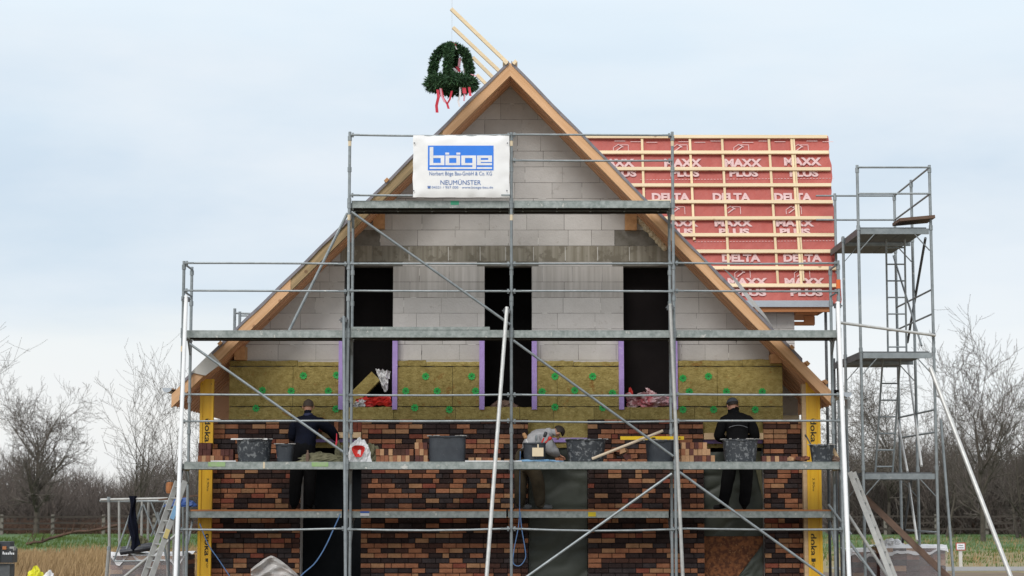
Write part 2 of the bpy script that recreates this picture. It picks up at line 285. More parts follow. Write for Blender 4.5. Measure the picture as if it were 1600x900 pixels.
def thing(name, loc, label, cat, group=None):
    o = bpy.data.objects.new(name, None); COL.objects.link(o); o.location = loc; WL[o.name] = Vector(loc); o.empty_display_size = 0.2
    o['label'] = label; o['category'] = cat
    if group: o['group'] = group
    return o
def tag(o, label, cat, group=None):
    o['label'] = label; o['category'] = cat
    if group: o['group'] = group
    return o
def inst(mesh_obj_data, name, loc, parent, rot=None):
    o = bpy.data.objects.new(name, mesh_obj_data); COL.objects.link(o); link(o, loc, parent)
    if rot: o.rotation_euler = rot
    return o
def text(body, c, width, height, m, parent, name='lettering', bold=0.0, rot=(R(90), 0, 0), depth=0.0008):
    cu = bpy.data.curves.new(name, 'FONT'); cu.body = body; cu.align_x = 'CENTER'; cu.align_y = 'CENTER'; cu.size = 1.0; cu.offset = bold; cu.extrude = 0.0
    cu.resolution_u = 3
    cu.materials.append(m)
    o = bpy.data.objects.new(name, cu); COL.objects.link(o)
    bpy.context.view_layer.update()
    d = o.dimensions.copy()
    dep = bpy.context.evaluated_depsgraph_get(); me = bpy.data.meshes.new_from_object(o.evaluated_get(dep))
    sx = width / max(d.x, 1e-6); sy = height / max(d.y, 1e-6)
    xs = [v.co for v in me.vertices]
    cx = (min(v.x for v in xs) + max(v.x for v in xs)) / 2; cy = (min(v.y for v in xs) + max(v.y for v in xs)) / 2
    for v in me.vertices: v.co = Vector(((v.co.x - cx) * sx, (v.co.y - cy) * sy, 0))
    bpy.data.objects.remove(o); bpy.data.curves.remove(cu)
    me.name = name
    o = bpy.data.objects.new(name, me); COL.objects.link(o)
    if not me.materials: me.materials.append(m)
    link(o, Vector(c), parent); o.rotation_euler = rot
    return o
def clip(poly, a, b, c):
    """keep a*x + b*z <= c"""
    out = []
    for i in range(len(poly)):
        p, q = poly[i], poly[(i + 1) % len(poly)]
        dp = a * p[0] + b * p[1] - c; dq = a * q[0] + b * q[1] - c
        if dp <= 0: out.append(p)
        if (dp < 0 < dq) or (dq < 0 < dp):
            t = dp / (dp - dq); out.append((p[0] + (q[0] - p[0]) * t, p[1] + (q[1] - p[1]) * t))
    return out
def inset(poly, g):
    cx = sum(p[0] for p in poly) / len(poly); cz = sum(p[1] for p in poly) / len(poly)
    w = max(p[0] for p in poly) - min(p[0] for p in poly); h = max(p[1] for p in poly) - min(p[1] for p in poly)
    if w < 3 * g or h < 3 * g: return None
    return [(cx + (p[0] - cx) * (1 - 2 * g / w), cz + (p[1] - cz) * (1 - 2 * g / h)) for p in poly]

# ================================================================ GROUND AND SETTING
def ground():
    mb = MB(); mb.grid(lambda u, v: (-1500 + 3000 * u, -60 + 3000 * v, 0), 10, 10)
    m = bpy.data.materials.new('field'); m.use_nodes = True
    nt = m.node_tree; b = nt.nodes['Principled BSDF']; b.inputs['Roughness'].default_value = 1.0; N = nt.nodes.new; L = nt.links.new
    geo = N('ShaderNodeNewGeometry'); sep = N('ShaderNodeSeparateXYZ'); L(geo.outputs['Position'], sep.inputs[0])
    n = N('ShaderNodeTexNoise'); n.inputs['Scale'].default_value = 0.35; n.inputs['Detail'].default_value = 6; L(geo.outputs['Position'], n.inputs['Vector'])
    n2 = N('ShaderNodeTexNoise'); n2.inputs['Scale'].default_value = 2.2; n2.inputs['Detail'].default_value = 5; L(geo.outputs['Position'], n2.inputs['Vector'])
    gm = N('ShaderNodeMix'); gm.data_type = 'RGBA'; gm.inputs[6].default_value = (0.045, 0.105, 0.03, 1); gm.inputs[7].default_value = (0.085, 0.135, 0.045, 1); L(n2.outputs[0], gm.inputs[0])
    tm = N('ShaderNodeMix'); tm.data_type = 'RGBA'; tm.inputs[6].default_value = (0.26, 0.19, 0.10, 1); tm.inputs[7].default_value = (0.16, 0.15, 0.06, 1); L(n2.outputs[0], tm.inputs[0])
    a = N('ShaderNodeMath'); a.operation = 'MULTIPLY_ADD'; a.inputs[1].default_value = 14; L(n.outputs[0], a.inputs[0]); L(sep.outputs[1], a.inputs[2])
    k = N('ShaderNodeMapRange'); k.inputs[1].default_value = 40; k.inputs[2].default_value = 47; L(a.outputs[0], k.inputs[0])
    mx = N('ShaderNodeMix'); mx.data_type = 'RGBA'; L(k.outputs[0], mx.inputs[0]); L(tm.outputs[2], mx.inputs[6]); L(gm.outputs[2], mx.inputs[7])
    # brown leaf litter beyond the fence
    k2 = N('ShaderNodeMapRange'); k2.inputs[1].default_value = 78; k2.inputs[2].default_value = 81; L(sep.outputs[1], k2.inputs[0])
    m2 = N('ShaderNodeMix'); m2.data_type = 'RGBA'; m2.inputs[7].default_value = (0.09, 0.065, 0.05, 1); L(k2.outputs[0], m2.inputs[0]); L(mx.outputs[2], m2.inputs[6])
    L(m2.outputs[2], b.inputs['Base Color'])
    mb.build('ground', m, None, kind='structure')
    mb = MB(); mb.grid(lambda u, v: (-12 + 24 * u, -12 + 28 * v, 0.004), 4, 4); mb.build('trodden_soil', M['sand'], None, kind='structure')
    mb = MB(); mb.grid(lambda u, v: (8 + 40 * u, 16.5 + 3.0 * v + 1.2 * math.sin(u * 3), 0.008), 20, 2); mb.build('gravel_path', M['gravel'], None, kind='structure')
ground()

def tufts(name, mt, n, xr, yr, hr, spread=0.12, seed=3, clump=None):
    rng = np.random.RandomState(seed)
    x = rng.uniform(*xr, n); y = rng.uniform(*yr, n)
    if clump:
        cx = rng.uniform(*xr, clump); cy = rng.uniform(*yr, clump); idx = rng.randint(0, clump, n)
        sel = rng.rand(n) < 0.65
        x = np.where(sel, cx[idx] + rng.normal(0, 0.25, n), x); y = np.where(sel, cy[idx] + rng.normal(0, 0.25, n), y)
    h = rng.uniform(*hr, n) * (0.7 + 0.5 * np.sin(x * 0.9 + y * 0.35) ** 2); a = rng.uniform(0, math.pi, n); w = rng.uniform(0.008, 0.02, n)
    lx = rng.normal(0, spread, n) + 0.08; ly = rng.normal(0, spread, n)
    v = np.zeros((n, 3, 3))
    v[:, 0] = np.stack([x - np.cos(a) * w, y - np.sin(a) * w, np.zeros(n)], 1); v[:, 1] = np.stack([x + np.cos(a) * w, y + np.sin(a) * w, np.zeros(n)], 1)
    v[:, 2] = np.stack([x + lx * h * 2, y + ly * h * 2, h], 1)
    me = bpy.data.meshes.new(name); me.from_pydata([tuple(p) for p in v.reshape(-1, 3)], [], [(3 * i, 3 * i + 1, 3 * i + 2) for i in range(n)]); me.materials.append(mt)
    o = bpy.data.objects.new(name, me); COL.objects.link(o); o['kind'] = 'stuff'
    return o
tufts('dry_grass', M['dry_grass'], 26000, (-21, -5.5), (9, 31), (0.2, 0.42), 0.14, 3, 700)
tufts('green_grass', M['green_grass'], 12000, (-24, -6), (36, 66), (0.08, 0.2), 0.1, 4, 300)
tufts('rough_grass', M['green_grass'], 14000, (8, 26), (20, 66), (0.05, 0.16), 0.1, 5, 300)
tufts('dry_rough_grass', M['dry_grass'], 4000, (8, 26), (20, 60), (0.05, 0.2), 0.1, 6, 300)

# ---------------------------------------------------------------- trees
def seg_mesh(name, segs, m, parent=None, sides=3, **props):
    """segs: list of (p0, p1, r0, r1) joined in one mesh"""
    n = len(segs)
    a = np.array([s[0] for s in segs], float); b = np.array([s[1] for s in segs], float); r0 = np.array([s[2] for s in segs]); r1 = np.array([s[3] for s in segs])
    d = b - a; d /= np.maximum(np.linalg.norm(d, axis=1, keepdims=True), 1e-9)
    ref = np.where(np.abs(d[:, 2:3]) < 0.9, np.array([[0, 0, 1.0]]), np.array([[1.0, 0, 0]]))
    x = np.cross(d, ref); x /= np.linalg.norm(x, axis=1, keepdims=True); y = np.cross(d, x)
    V = np.zeros((n, 2, sides, 3))
    for j in range(sides):
        t = 2 * math.pi * j / sides; o = x * math.cos(t) + y * math.sin(t)
        V[:, 0, j] = a + o * r0[:, None]; V[:, 1, j] = b + o * r1[:, None]
    base = np.arange(n) * 2 * sides; F = []
    for j in range(sides):
        k = (j + 1) % sides; F.append(np.stack([base + j, base + k, base + sides + k, base + sides + j], 1))
    F = np.concatenate(F)
    V = V.reshape(-1, 3); lo, hi = V.min(0), V.max(0); c = (lo + hi) / 2; c[2] = lo[2] if parent is None else c[2]; V = V - c
    me = bpy.data.meshes.new(name); me.vertices.add(len(V)); me.vertices.foreach_set('co', V.ravel())
    me.loops.add(F.size); me.loops.foreach_set('vertex_index', F.ravel().astype(np.int32)); me.polygons.add(len(F)); me.polygons.foreach_set('loop_start', np.arange(0, F.size, 4, dtype=np.int32))
    me.materials.append(m); me.update(calc_edges=True); me.validate()
    o = bpy.data.objects.new(name, me); COL.objects.link(o); link(o, Vector(c), parent)
    for k, v in props.items(): o[k] = v
    return o
def grow(rng, p, d, L, r, lev, maxlev, big, small, up, nb, wig=0.22, droop=0.0, minr=0.006):
    nseg = 5 if lev < 2 else 3
    pts = [p]; q = p.copy(); dd = d.copy()
    for i in range(nseg):
        dd = dd + rng.normal(0, wig, 3) * 0.45; dd[2] += up * 0.16 - droop * lev * 0.05; dd /= np.linalg.norm(dd)
        q2 = q + dd * L / nseg
        tp = 0.85 if lev < 2 else 0.55; ra = max(minr, r * (1 - tp * i / nseg)); rb = max(minr, r * (1 - tp * (i + 1) / nseg))
        (big if lev <= 1 else small).append((q, q2, ra, rb)); q = q2; pts.append(q)
        if lev < maxlev and (i >= 1 or lev >= 1):
            k = nb[min(lev, len(nb) - 1)]
            k = int(k) + (rng.rand() < k - int(k))
            for _ in range(k):
                s = rng.normal(0, 1, 3); s -= dd * s.dot(dd); s /= np.linalg.norm(s)
                ang = rng.uniform(0.5, 1.05)
                nd = dd * math.cos(ang) + s * math.sin(ang)
                t = rng.rand(); st = pts[-2] * (1 - t) + q * t
                grow(rng, st, nd, L * rng.uniform(0.42, 0.68), (rb + ra) * 0.36, lev + 1, maxlev, big, small, up, nb, wig, droop, minr)
def tree(name, base, h, seed, label, stems=1, lean=0.0, up=1.0, nb=(1.6, 1.5, 1.5, 1.2), maxlev=4, r=0.12, spread=0.25, m='twig', droop=0.0, minr=0.006, group=None, cat='tree', wig=0.15):
    rng = np.random.RandomState(seed); big, small = [], []
    for k in range(stems):
        a = rng.uniform(0, 2 * math.pi); sp = spread if stems > 1 else spread * 0.3
        d = np.array([math.cos(a) * sp + lean, math.sin(a) * sp, 1.0]); d /= np.linalg.norm(d)
        p = np.array([base[0] + (rng.normal(0, 0.15) if stems > 1 else 0), base[1] + (rng.normal(0, 0.15) if stems > 1 else 0), -0.05])
        grow(rng, p, d, h * rng.uniform(0.72, 0.9), r * rng.uniform(0.8, 1.1), 0, maxlev, big, small, up, nb, wig, droop=droop, minr=minr)
    t = thing(name, (base[0], base[1], 0), label, cat, group)
    seg_mesh('trunk', big, M['bark'], t, 6); seg_mesh('crown', small, M[m], t, 3)
    return t
def gx(px, D): return (px - 800) / FPX * D
tree('bare_tree', (gx(62, 99), 69), 6.0, 12, 'dark round-crowned bare tree behind the fence, leftmost whole tree', stems=1, up=0.5, nb=(3.0, 1.6, 1.3, 1.1), maxlev=5, r=0.2, spread=0.2, minr=0.006, wig=0.13)
tree('bare_tree', (gx(215, 82), 52), 5.7, 25, 'slender many-stemmed bare tree rising left of the house', stems=3, up=1.0, nb=(1.1, 1.2, 1.0, 0.8), maxlev=4, r=0.075, spread=0.34, wig=0.09)
tree('bare_tree', (gx(-60, 75), 45), 6.6, 14, 'bare tree whose twigs reach in at the left edge', up=0.6, nb=(2.2, 1.7, 1.5), maxlev=3, r=0.14, spread=0.4)
tree('bare_tree', (gx(295, 88), 58), 6.2, 52, 'thin bare sapling half hidden by the left scaffold end', stems=2, up=0.9, nb=(1.3, 1.4, 1.3), maxlev=3, r=0.06, spread=0.3)
tree('bare_tree', (gx(1530, 82), 52), 6.6, 35, 'tallest bare tree with upswept branches, at the right', up=1.0, nb=(2.7, 1.7, 1.7, 1.3), maxlev=4, r=0.14, spread=0.2, minr=0.007)
tree('bare_tree', (gx(1590, 90), 60), 5.4, 36, 'broad bare tree cut by the right edge', stems=3, up=0.8, nb=(1.6, 1.6, 1.5, 1.2), maxlev=4, r=0.10, spread=0.4)
tree('bare_tree', (gx(1480, 92), 62), 5.0, 37, 'thin bare tree just right of the scaffold tower', stems=2, up=0.9, nb=(1.5, 1.5, 1.4, 1.2), maxlev=4, r=0.08, spread=0.3)
tree('birch_tree', (gx(1385, 100), 70), 6.2, 38, 'pale hazy birch with drooping twigs seen through the tower', up=0.8, nb=(2.4, 1.8, 1.8, 1.4), maxlev=4, r=0.11, spread=0.2, m='twig_pale', droop=1.0, minr=0.008)
tree('birch_tree', (gx(1345, 108), 78), 6.2, 39, 'lower pale birch between the house and the tower', up=0.8, nb=(2.2, 1.8, 1.7, 1.2), maxlev=4, r=0.08, spread=0.2, m='twig_pale', droop=1.0, minr=0.008)
def hedge(name, px0, px1, D0, D1, hfun, n, seed, m, rr=(0.012, 0.035), ln=(0.7, 1.9)):
    rng = np.random.RandomState(seed); segs = []
    for _ in range(n):
        D = rng.uniform(D0, D1); px = rng.uniform(px0, px1); x = gx(px, D); H = hfun(px) * rng.uniform(0.75, 1.1)
        z = H * rng.rand() ** 1.25; l = rng.uniform(*ln) * min(1, 0.4 + z / 2)
        d = rng.normal(0, 0.5, 3); d[2] = rng.uniform(0.4, 1.2); d /= np.linalg.norm(d)
        p = np.array([x, D - CAMD, max(0, z - l * 0.4)]); q = p + d * l
        r = rng.uniform(*rr) * (1.2 - 0.7 * z / H)
        segs.append((p, q, r, r * 0.35))
    o = seg_mesh(name, segs, M[m], None, 3, kind='stuff'); return o
sm = lambda a, b, t: a + (b - a) * (0.5 - 0.5 * math.cos(math.pi * min(1, max(0, t))))
hedge('hedgerow', -60, 480, 106, 120, lambda p: 2.1 + 0.8 * math.sin(p / 31) + 0.5 * math.sin(p / 11), 16000, 5, 'hedge')
hedge('distant_thicket', -60, 520, 150, 190, lambda p: 4.6 + 1.0 * math.sin(p / 43 + 1) + 0.6 * math.sin(p / 17), 15000, 6, 'twig', (0.02, 0.045), (1.2, 3))
hedge('thicket', 1290, 1680, 100, 118, lambda p: 3.4 + 0.8 * math.sin(p / 27) + 0.5 * math.sin(p / 9), 26000, 7, 'hedge')
hedge('far_thicket', 1250, 1680, 140, 185, lambda p: 6.0 + 1.1 * math.sin(p / 37) + 0.5 * math.sin(p / 13), 16000, 8, 'twig', (0.02, 0.04), (1.2, 3.2))
hedge('brambles', -60, 460, 101, 106, lambda p: 0.7, 9000, 9, 'bramble', (0.01, 0.03), (0.3, 0.8))
hedge('undergrowth', 1290, 1680, 101, 106, lambda p: 0.8, 9000, 10, 'bramble', (0.01, 0.03), (0.3, 0.8))
def fallen(px, D, seed, label):
    rng = np.random.RandomState(seed); segs = []; p = np.array([gx(px, D) - 1.5, D - CAMD, 0.1])
    for i in range(12):
        q = p + np.array([0.28, rng.normal(0, 0.05), 0.055 + rng.normal(0, 0.04)]); segs.append((p, q, 0.06, 0.05))
        for _ in range(4): segs.append((p, p + np.array([rng.uniform(-0.1, 0.4), rng.normal(0, 0.2), rng.uniform(-0.05, 0.5)]), 0.02, 0.006))
        p = q
    o = seg_mesh('fallen_branch', segs, M['bramble'], None, 5); tag(o, label, 'branch')
fallen(110, 72, 4, 'fallen brown branch lying across the dry grass below the fence')
def fence(px0, px1, D, label, top=1.0):
    t = thing('field_fence', (gx((px0 + px1) / 2, D), D - CAMD, 0), label, 'fence')
    rng = random.Random(int(px0)); x = gx(px0, D); x1 = gx(px1, D); xs = []
    while x < x1: xs.append(x); x += 2.6
    for x in xs:
        mb = MB(); mb.box((x, D - CAMD, 0.52), (0.15, 0.13, 1.04 + rng.uniform(-.04, .06))); mb.build('post', M['fence_post'], t)
    for i in range(len(xs) - 1):
        for z in (0.93, 0.30, 0.60):
            if z == 0.6 and rng.random() < 0.4: continue
            mb = MB(); mb.beam((xs[i], D - CAMD - 0.08, z + rng.uniform(-.03, .03)), (xs[i + 1], D - CAMD - 0.08, z + rng.uniform(-.03, .03)), 0.035, 0.09, (0, 0, 1)); mb.build('rail', M['fence'], t)
fence(-70, 330, 99, 'weathered post and rail fence across the field left of the house')
fence(1300, 1640, 99, 'weathered post and rail fence below the trees at the right')

# ================================================================ HOUSE
YV, YB, YI, YK = 0.86, 1.50, 1.63, 1.75        # verge, brick face, insulation face, block face
house = thing('gable_house', (0, YK, 0), 'unfinished gabled house, half faced in mixed dark and orange brick, bare blocks above', 'house')
AP = P(797, 98, YV); RE = P(1303, 615, YV); LE = P(268, 616, YV)
sR = (AP.z - RE.z) / (RE.x - AP.x); sL = (AP.z - LE.z) / (AP.x - LE.x)
def roof_z(x, drop=0.0): return AP.z - drop - (sR * (x - AP.x) if x > AP.x else sL * (AP.x - x))
TH = 0.215                                       # vertical thickness of verge rafter
def clip_roof(poly, drop):
    p = clip(poly, sR, 1, AP.z - drop + sR * AP.x)
    p = clip(p, -sL, 1, AP.z - drop - sL * AP.x) if p else p
    return p
# verge rafters (front faces), left one of two boards, the upper one weathered
def rafter(x0, x1, y0, y1, m, name='verge_rafter', drop0=0.0, th=TH, label=None):
    mb = MB(); mb.prism([(x0, roof_z(x0, drop0)), (x1, roof_z(x1, drop0)), (x1, roof_z(x1, drop0 + th)), (x0, roof_z(x0, drop0 + th))], y0, y1)
    o = mb.build(name, m, house)
    if label: o['label'] = label
    return o
xsplit = PX(452, YV); xs2 = PX(690, YV)
rafter(LE.x, xsplit, YV, YV + 0.1, M['wood_l'])
rafter(xsplit, xs2, YV + 0.012, YV + 0.1, M['wood_old'], label='weathered darker verge rafter')
rafter(xs2, AP.x, YV, YV + 0.1, M['wood_l'])
rafter(AP.x, PX(1020, YV), YV, YV + 0.1, M['wood_r']); rafter(PX(1020, YV), RE.x, YV + 0.003, YV + 0.1, M['wood_r'])
# sheathing and underlay: soffit boards run down the slope, one behind the other
ny = 18
for side in (0, 1):
    xa, xb = (LE.x + 0.02, AP.x) if side == 0 else (AP.x, RE.x - 0.02)
    mm = M['wood_soffit_l'] if side == 0 else M['wood_soffit_r']
    y = YV + 0.103
    for i in range(ny):
        w = 0.135
        mb = MB(); d0 = 0.10 + 0.006 * (i % 2); mb.prism([(xa, roof_z(xa, d0)), (xb, roof_z(xb, d0)), (xb, roof_z(xb, TH - 0.004 - 0.014 * (i % 2))), (xa, roof_z(xa, TH - 0.004 - 0.014 * (i % 2)))], y, y + w - 0.006)
        mb.build('soffit_board', mm, house); y += w
    # far part of roof slab
    mb = MB(); mb.prism([(xa, roof_z(xa, 0.02)), (xb, roof_z(xb, 0.02)), (xb, roof_z(xb, TH - 0.01)), (xa, roof_z(xa, TH - 0.01))], y, 10.2); mb.build('roof_slab', mm, house)
    mb = MB(); mb.prism([(xa, roof_z(xa, 0.02)), (xb, roof_z(xb, 0.02)), (xb, roof_z(xb, 0.096)), (xa, roof_z(xa, 0.096))], YV + 0.103, y - 0.003); mb.build('sheathing', M['wood_end'], house)
def underlay(side):
    mb = MB(); xa, xb = (LE.x + 0.15, AP.x - 0.02) if side == 0 else (AP.x + 0.02, RE.x - 0.5)
    def f(u, v):
        x = xa + (xb - xa) * u; y = YV - 0.015 + 9.2 * v
        lift = 0.032 + 0.036 * (0.5 + 0.5 * mnoise.noise(Vector((x * 2.2, 3 + side, 0)))) * (1 if v == 0 else 0.3)
        return (x, y, roof_z(x, -lift))
    mb.grid(f, 70, 6)
    def f2(u, v):
        p = Vector(f(u, 0)); return (p.x, p.y - 0.002, p.z - v * (0.045 + 0.035 * (0.5 + 0.5 * mnoise.noise(Vector((p.x * 3.1, 9, 0))))))
    mb.grid(f2, 70, 1)
    mb.build('roof_underlay', M['foil_grey'], house, smooth=True)
underlay(0); underlay(1)
# loose flap of underlay at the right verge
mb = MB()
a = P(1130, 425, YV); b = P(1208, 520, YV)
mb.grid(lambda u, v: Vector(a).lerp(b, u) + Vector((0.05 * math.sin(math.pi * u) * v, -0.05 * v - 0.02, 0.05 + 0.02 * math.sin(u * 9) + 0.03 * v * math.sin(math.pi * u))), 16, 3); mb.build('underlay_flap', M['white_plastic'], house, smooth=True)
# ridge end blocks and batten ends
for dx, dz in ((-0.09, 0.0), (0.09, 0.0)):
    mb = MB(); mb.box((AP.x + dx * 0.85, YV + 0.2, AP.z + 0.0 + dz), (0.075, 0.5, 0.05), Matrix.Rotation(R(45 if dx < 0 else -45), 3, 'Y')); mb.build('ridge_batten', M['wood_x'], house)
for px in (343, 602, 1238, 1262, 1290):
    x = PX(px, YV); mb = MB(); sg = 1 if x > 0 else -1
    mb.box((x, YV + 0.6, roof_z(x) + 0.05), (0.07, 1.3, 0.05), Matrix.Rotation(R(45) * sg, 3, 'Y')); mb.build('batten_end', M['wood_end'], house)
# four long battens of the right slope shooting past the ridge
for (x0, y0), (x1, y1), Yd in (((705, 14), (793, 99), YV + 0.05), ((708, 43), (781, 112), YV + 1.25), ((739, 90), (775, 126), YV + 2.1), ((745, 117), (765, 137), YV + 3.2)):
    p0 = P(x0, y0, Yd); p1 = P(x1, y1, Yd); d = (p1 - p0).normalized(); p1 = p1 + d * 0.5
    mb = MB(); mb.beam(p0, p1, 0.055, 0.07, (0, 1, 0)); mb.build('counter_batten', M['wood_x'], house)
# block wall
courses_up = [384 - 24.65 * i for i in range(0, 13)]        # rows above the stained lintel band (bottom edges)
row_low = [416 + 24.45 * i for i in range(0, 7)]
WX = (PX(383, YK), PX(1203, YK))
opens = [(PX(537, YK), PX(613, YK)), (PX(757, YK), PX(831, YK)), (PX(975, YK), PX(1051, YK))]
bk = MB()
def block_row(z0, z1, xa, xb, off, m, L=0.625):
    x = xa - off
    first = True
    while x < xb - 0.02:
        l = L * random.choice([1, 1, 1, 0.62, 0.8]) if not first else L
        first = False
        x1 = min(x + l, xb); x0 = max(x, xa)
        if xb - x1 < 0.12: x1 = xb
        if x1 - x0 > 0.03:
            poly = clip_roof([(x0, z0), (x1, z0), (x1, z1), (x0, z1)], TH - 0.03)
            if poly and len(poly) >= 3:
                q = inset(poly, 0.0036)
                if q:
                    yo = random.uniform(0, 0.004); mb = MB(); mb.prism(q, YK + yo, YK + 0.24)
                    mb.build('block', M[m] if isinstance(m, str) else m(x0, x1), house)
                    rr_ = random.random()
                    if rr_ < 0.34 and x1 < xb - 0.05 and z1 < roof_z(x1, TH + 0.15):
                        za_ = z0 + (z1 - z0) * random.uniform(0.02, 0.4); zb2 = za_ + (z1 - z0) * random.uniform(0.25, 0.55); w_ = random.uniform(0.006, 0.012)
                        mb = MB(); mb.prism([(x1 - w_, za_), (x1 + w_ * 0.6, za_ + 0.01), (x1 + w_, zb2 - 0.01), (x1 - w_ * 0.4, zb2)], YK - 0.002, YK + 0.05); mb.build('mortar_joint', M['mortar_white'] if rr_ < 0.22 else M['block_joint'], house)
                    elif rr_ < 0.44:
                        xa_ = x0 + (x1 - x0) * random.uniform(0.1, 0.6); mb = MB(); l_ = random.uniform(0.08, 0.2)
                        if z1 < roof_z(xa_, TH + 0.15) and z1 < roof_z(xa_ + l_, TH + 0.15): mb.prism([(xa_, z1 - 0.006), (xa_ + l_, z1 - 0.008), (xa_ + l_ * 0.8, z1 + 0.006), (xa_ + 0.02, z1 + 0.004)], YK - 0.002, YK + 0.04); mb.build('mortar_smear', M['mortar_white'], house)
        x = x1 if x1 > x else x + l
def backing(z0, z1, xa, xb):
    poly = clip_roof([(xa, z0), (xb, z0), (xb, z1), (xa, z1)], TH - 0.02)
    if poly and len(poly) >= 3: bk.prism(poly, YK + 0.006, YK + 0.235)
for i, yb in enumerate(courses_up[1:]):
    z0 = PZ(courses_up[i], YK); z1 = PZ(yb, YK)
    hw = 6
    mfun = 'block'
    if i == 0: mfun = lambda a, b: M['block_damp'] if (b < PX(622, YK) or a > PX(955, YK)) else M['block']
    block_row(z0, z1, -hw, hw, random.uniform(0.05, 0.55), mfun); backing(z0, z1, -hw, hw)
# lintel band: stained U-blocks with pale perpends
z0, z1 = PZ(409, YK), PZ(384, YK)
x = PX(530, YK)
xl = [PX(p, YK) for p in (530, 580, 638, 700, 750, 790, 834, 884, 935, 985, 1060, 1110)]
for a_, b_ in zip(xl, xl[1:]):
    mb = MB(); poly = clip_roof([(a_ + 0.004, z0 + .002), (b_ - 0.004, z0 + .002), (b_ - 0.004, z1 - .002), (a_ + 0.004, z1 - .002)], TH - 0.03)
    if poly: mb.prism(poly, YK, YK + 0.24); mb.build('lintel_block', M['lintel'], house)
    if PX(600, YK) < b_ < PX(1000, YK):
        mb = MB(); mb.prism([(b_ - 0.006, z0 + 0.02), (b_ + 0.006, z0 + 0.02), (b_ + 0.002, z1 - 0.02), (b_ - 0.008, z1 - 0.02)], YK - 0.003, YK + 0.05); mb.build('mortar_joint', M['mortar_white'], house)
backing(z0, z1, PX(530, YK), PX(1110, YK))
for xa, xb in ((-6, PX(530, YK)), (PX(1110, YK), 6)): block_row(z0, z1, xa, xb, 0.2, 'block'); backing(z0, z1, xa, xb)
# thin bed under the lintel
z0, z1 = PZ(416, YK), PZ(409, YK)
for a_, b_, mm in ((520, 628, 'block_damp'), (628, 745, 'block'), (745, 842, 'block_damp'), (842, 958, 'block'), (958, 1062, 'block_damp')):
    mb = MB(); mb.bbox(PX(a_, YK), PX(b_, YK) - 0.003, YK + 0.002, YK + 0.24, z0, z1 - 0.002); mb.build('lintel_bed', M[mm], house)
for xa, xb in ((-6, PX(520, YK)), (PX(1062, YK), 6)):
    q = clip_roof([(xa, z0), (xb, z0), (xb, z1), (xa, z1)], TH - 0.02); bk.prism(q, YK + 0.002, YK + 0.24)
# rows beside the windows
segs_x = [(WX[0] - 3, opens[0][0]), (opens[0][1], opens[1][0]), (opens[1][1], opens[2][0]), (opens[2][1], WX[1] + 3)]
for i in range(len(row_low) - 1):
    z1, z0 = PZ(row_low[i], YK), PZ(row_low[i + 1], YK)
    for k, (xa, xb) in enumerate(segs_x):
        if k == 0: xa = max(xa, WX[0]) if i >= 4 else xa
        if k == 3: xb = min(xb, WX[1]) if i >= 4 else xb
        mm = 'block_streak' if (k in (1, 2) and i < 2) else 'block'
        block_row(z0, z1, xa, xb, random.uniform(0.05, 0.5), mm); backing(z0, z1, xa, xb)
bk.build('wall_backing', M['block_joint'], house)
# lower inner wall, floor slabs and closed shell behind
z567 = PZ(562.7, YK)
OPB = [(PX(471, YB), PX(566, YB)), (PX(825, YB), PX(918, YB)), (PX(1098, YB), PX(1192, YB))]     # ground floor openings in the brick plane
OPT = [PZ(676, YB), PZ(691, YB), PZ(693, YB)]
IX = (PX(360, YK), PX(1221, YK))
mb = MB()
zs = PZ(637, YK)
for xa, xb in ((IX[0], opens[0][0]), (opens[0][1], opens[1][0]), (opens[1][1], opens[2][0]), (opens[2][1], IX[1])): mb.bbox(xa, xb, YK + .003, YK + .24, zs, z567 - 0.002)
mb.bbox(IX[0], IX[1], YK + .003, YK + .24, OPT[1] + 0.02, zs)
xs = [IX[0], OPB[0][0], OPB[0][1], OPB[1][0], OPB[1][1], OPB[2][0], OPB[2][1], IX[1]]
for a_, b_ in zip(xs[::2], xs[1::2]): mb.bbox(a_, b_, YK + .003, YK + .24, 0, OPT[1] + 0.018)
mb.build('inner_wall', M['block'], house)
mb = MB(); mb.bbox(IX[0], IX[0] + 0.24, YK + .245, 10, 0, 3.6); mb.build('side_wall', M['block'], house)
mb = MB(); mb.bbox(IX[1] - 0.24, IX[1], YK + .245, 10, 0, 3.6); mb.build('side_wall', M['block'], house)
mb = MB(); mb.prism(clip_roof([(IX[0], 0), (IX[1], 0), (IX[1], 9), (IX[0], 9)], TH + 0.02), 9.9, 10.1); mb.build('rear_wall', M['block'], house)
mb = MB(); mb.bbox(IX[0] + .25, IX[1] - .25, YK + .25, 9.85, zs - 0.2, zs - 0.01); mb.build('floor_slab', M['slab_conc'], house)
# near-black sheets added inside the openings to stand in for the unlit rooms
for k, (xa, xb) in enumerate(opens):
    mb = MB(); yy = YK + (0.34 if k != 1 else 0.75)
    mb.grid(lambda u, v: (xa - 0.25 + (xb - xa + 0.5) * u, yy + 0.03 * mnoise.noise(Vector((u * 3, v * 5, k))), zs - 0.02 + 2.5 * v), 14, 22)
    mb.build('window_darkness_sheet', M['void_and_flashing_black'] if k < 2 else M['membrane'], house, smooth=True)
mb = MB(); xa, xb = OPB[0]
mb.grid(lambda u, v: (xa - 0.25 + (xb - xa + 0.5) * u, YK + 0.45 + 0.05 * mnoise.noise(Vector((u * 4, v * 3, 7))), -0.02 + 2.75 * v), 14, 22); mb.build('doorway_darkness_sheet', M['darkness_blue'], house, smooth=True)  # added sheet whose dark colour stands in for the unlit doorway interior
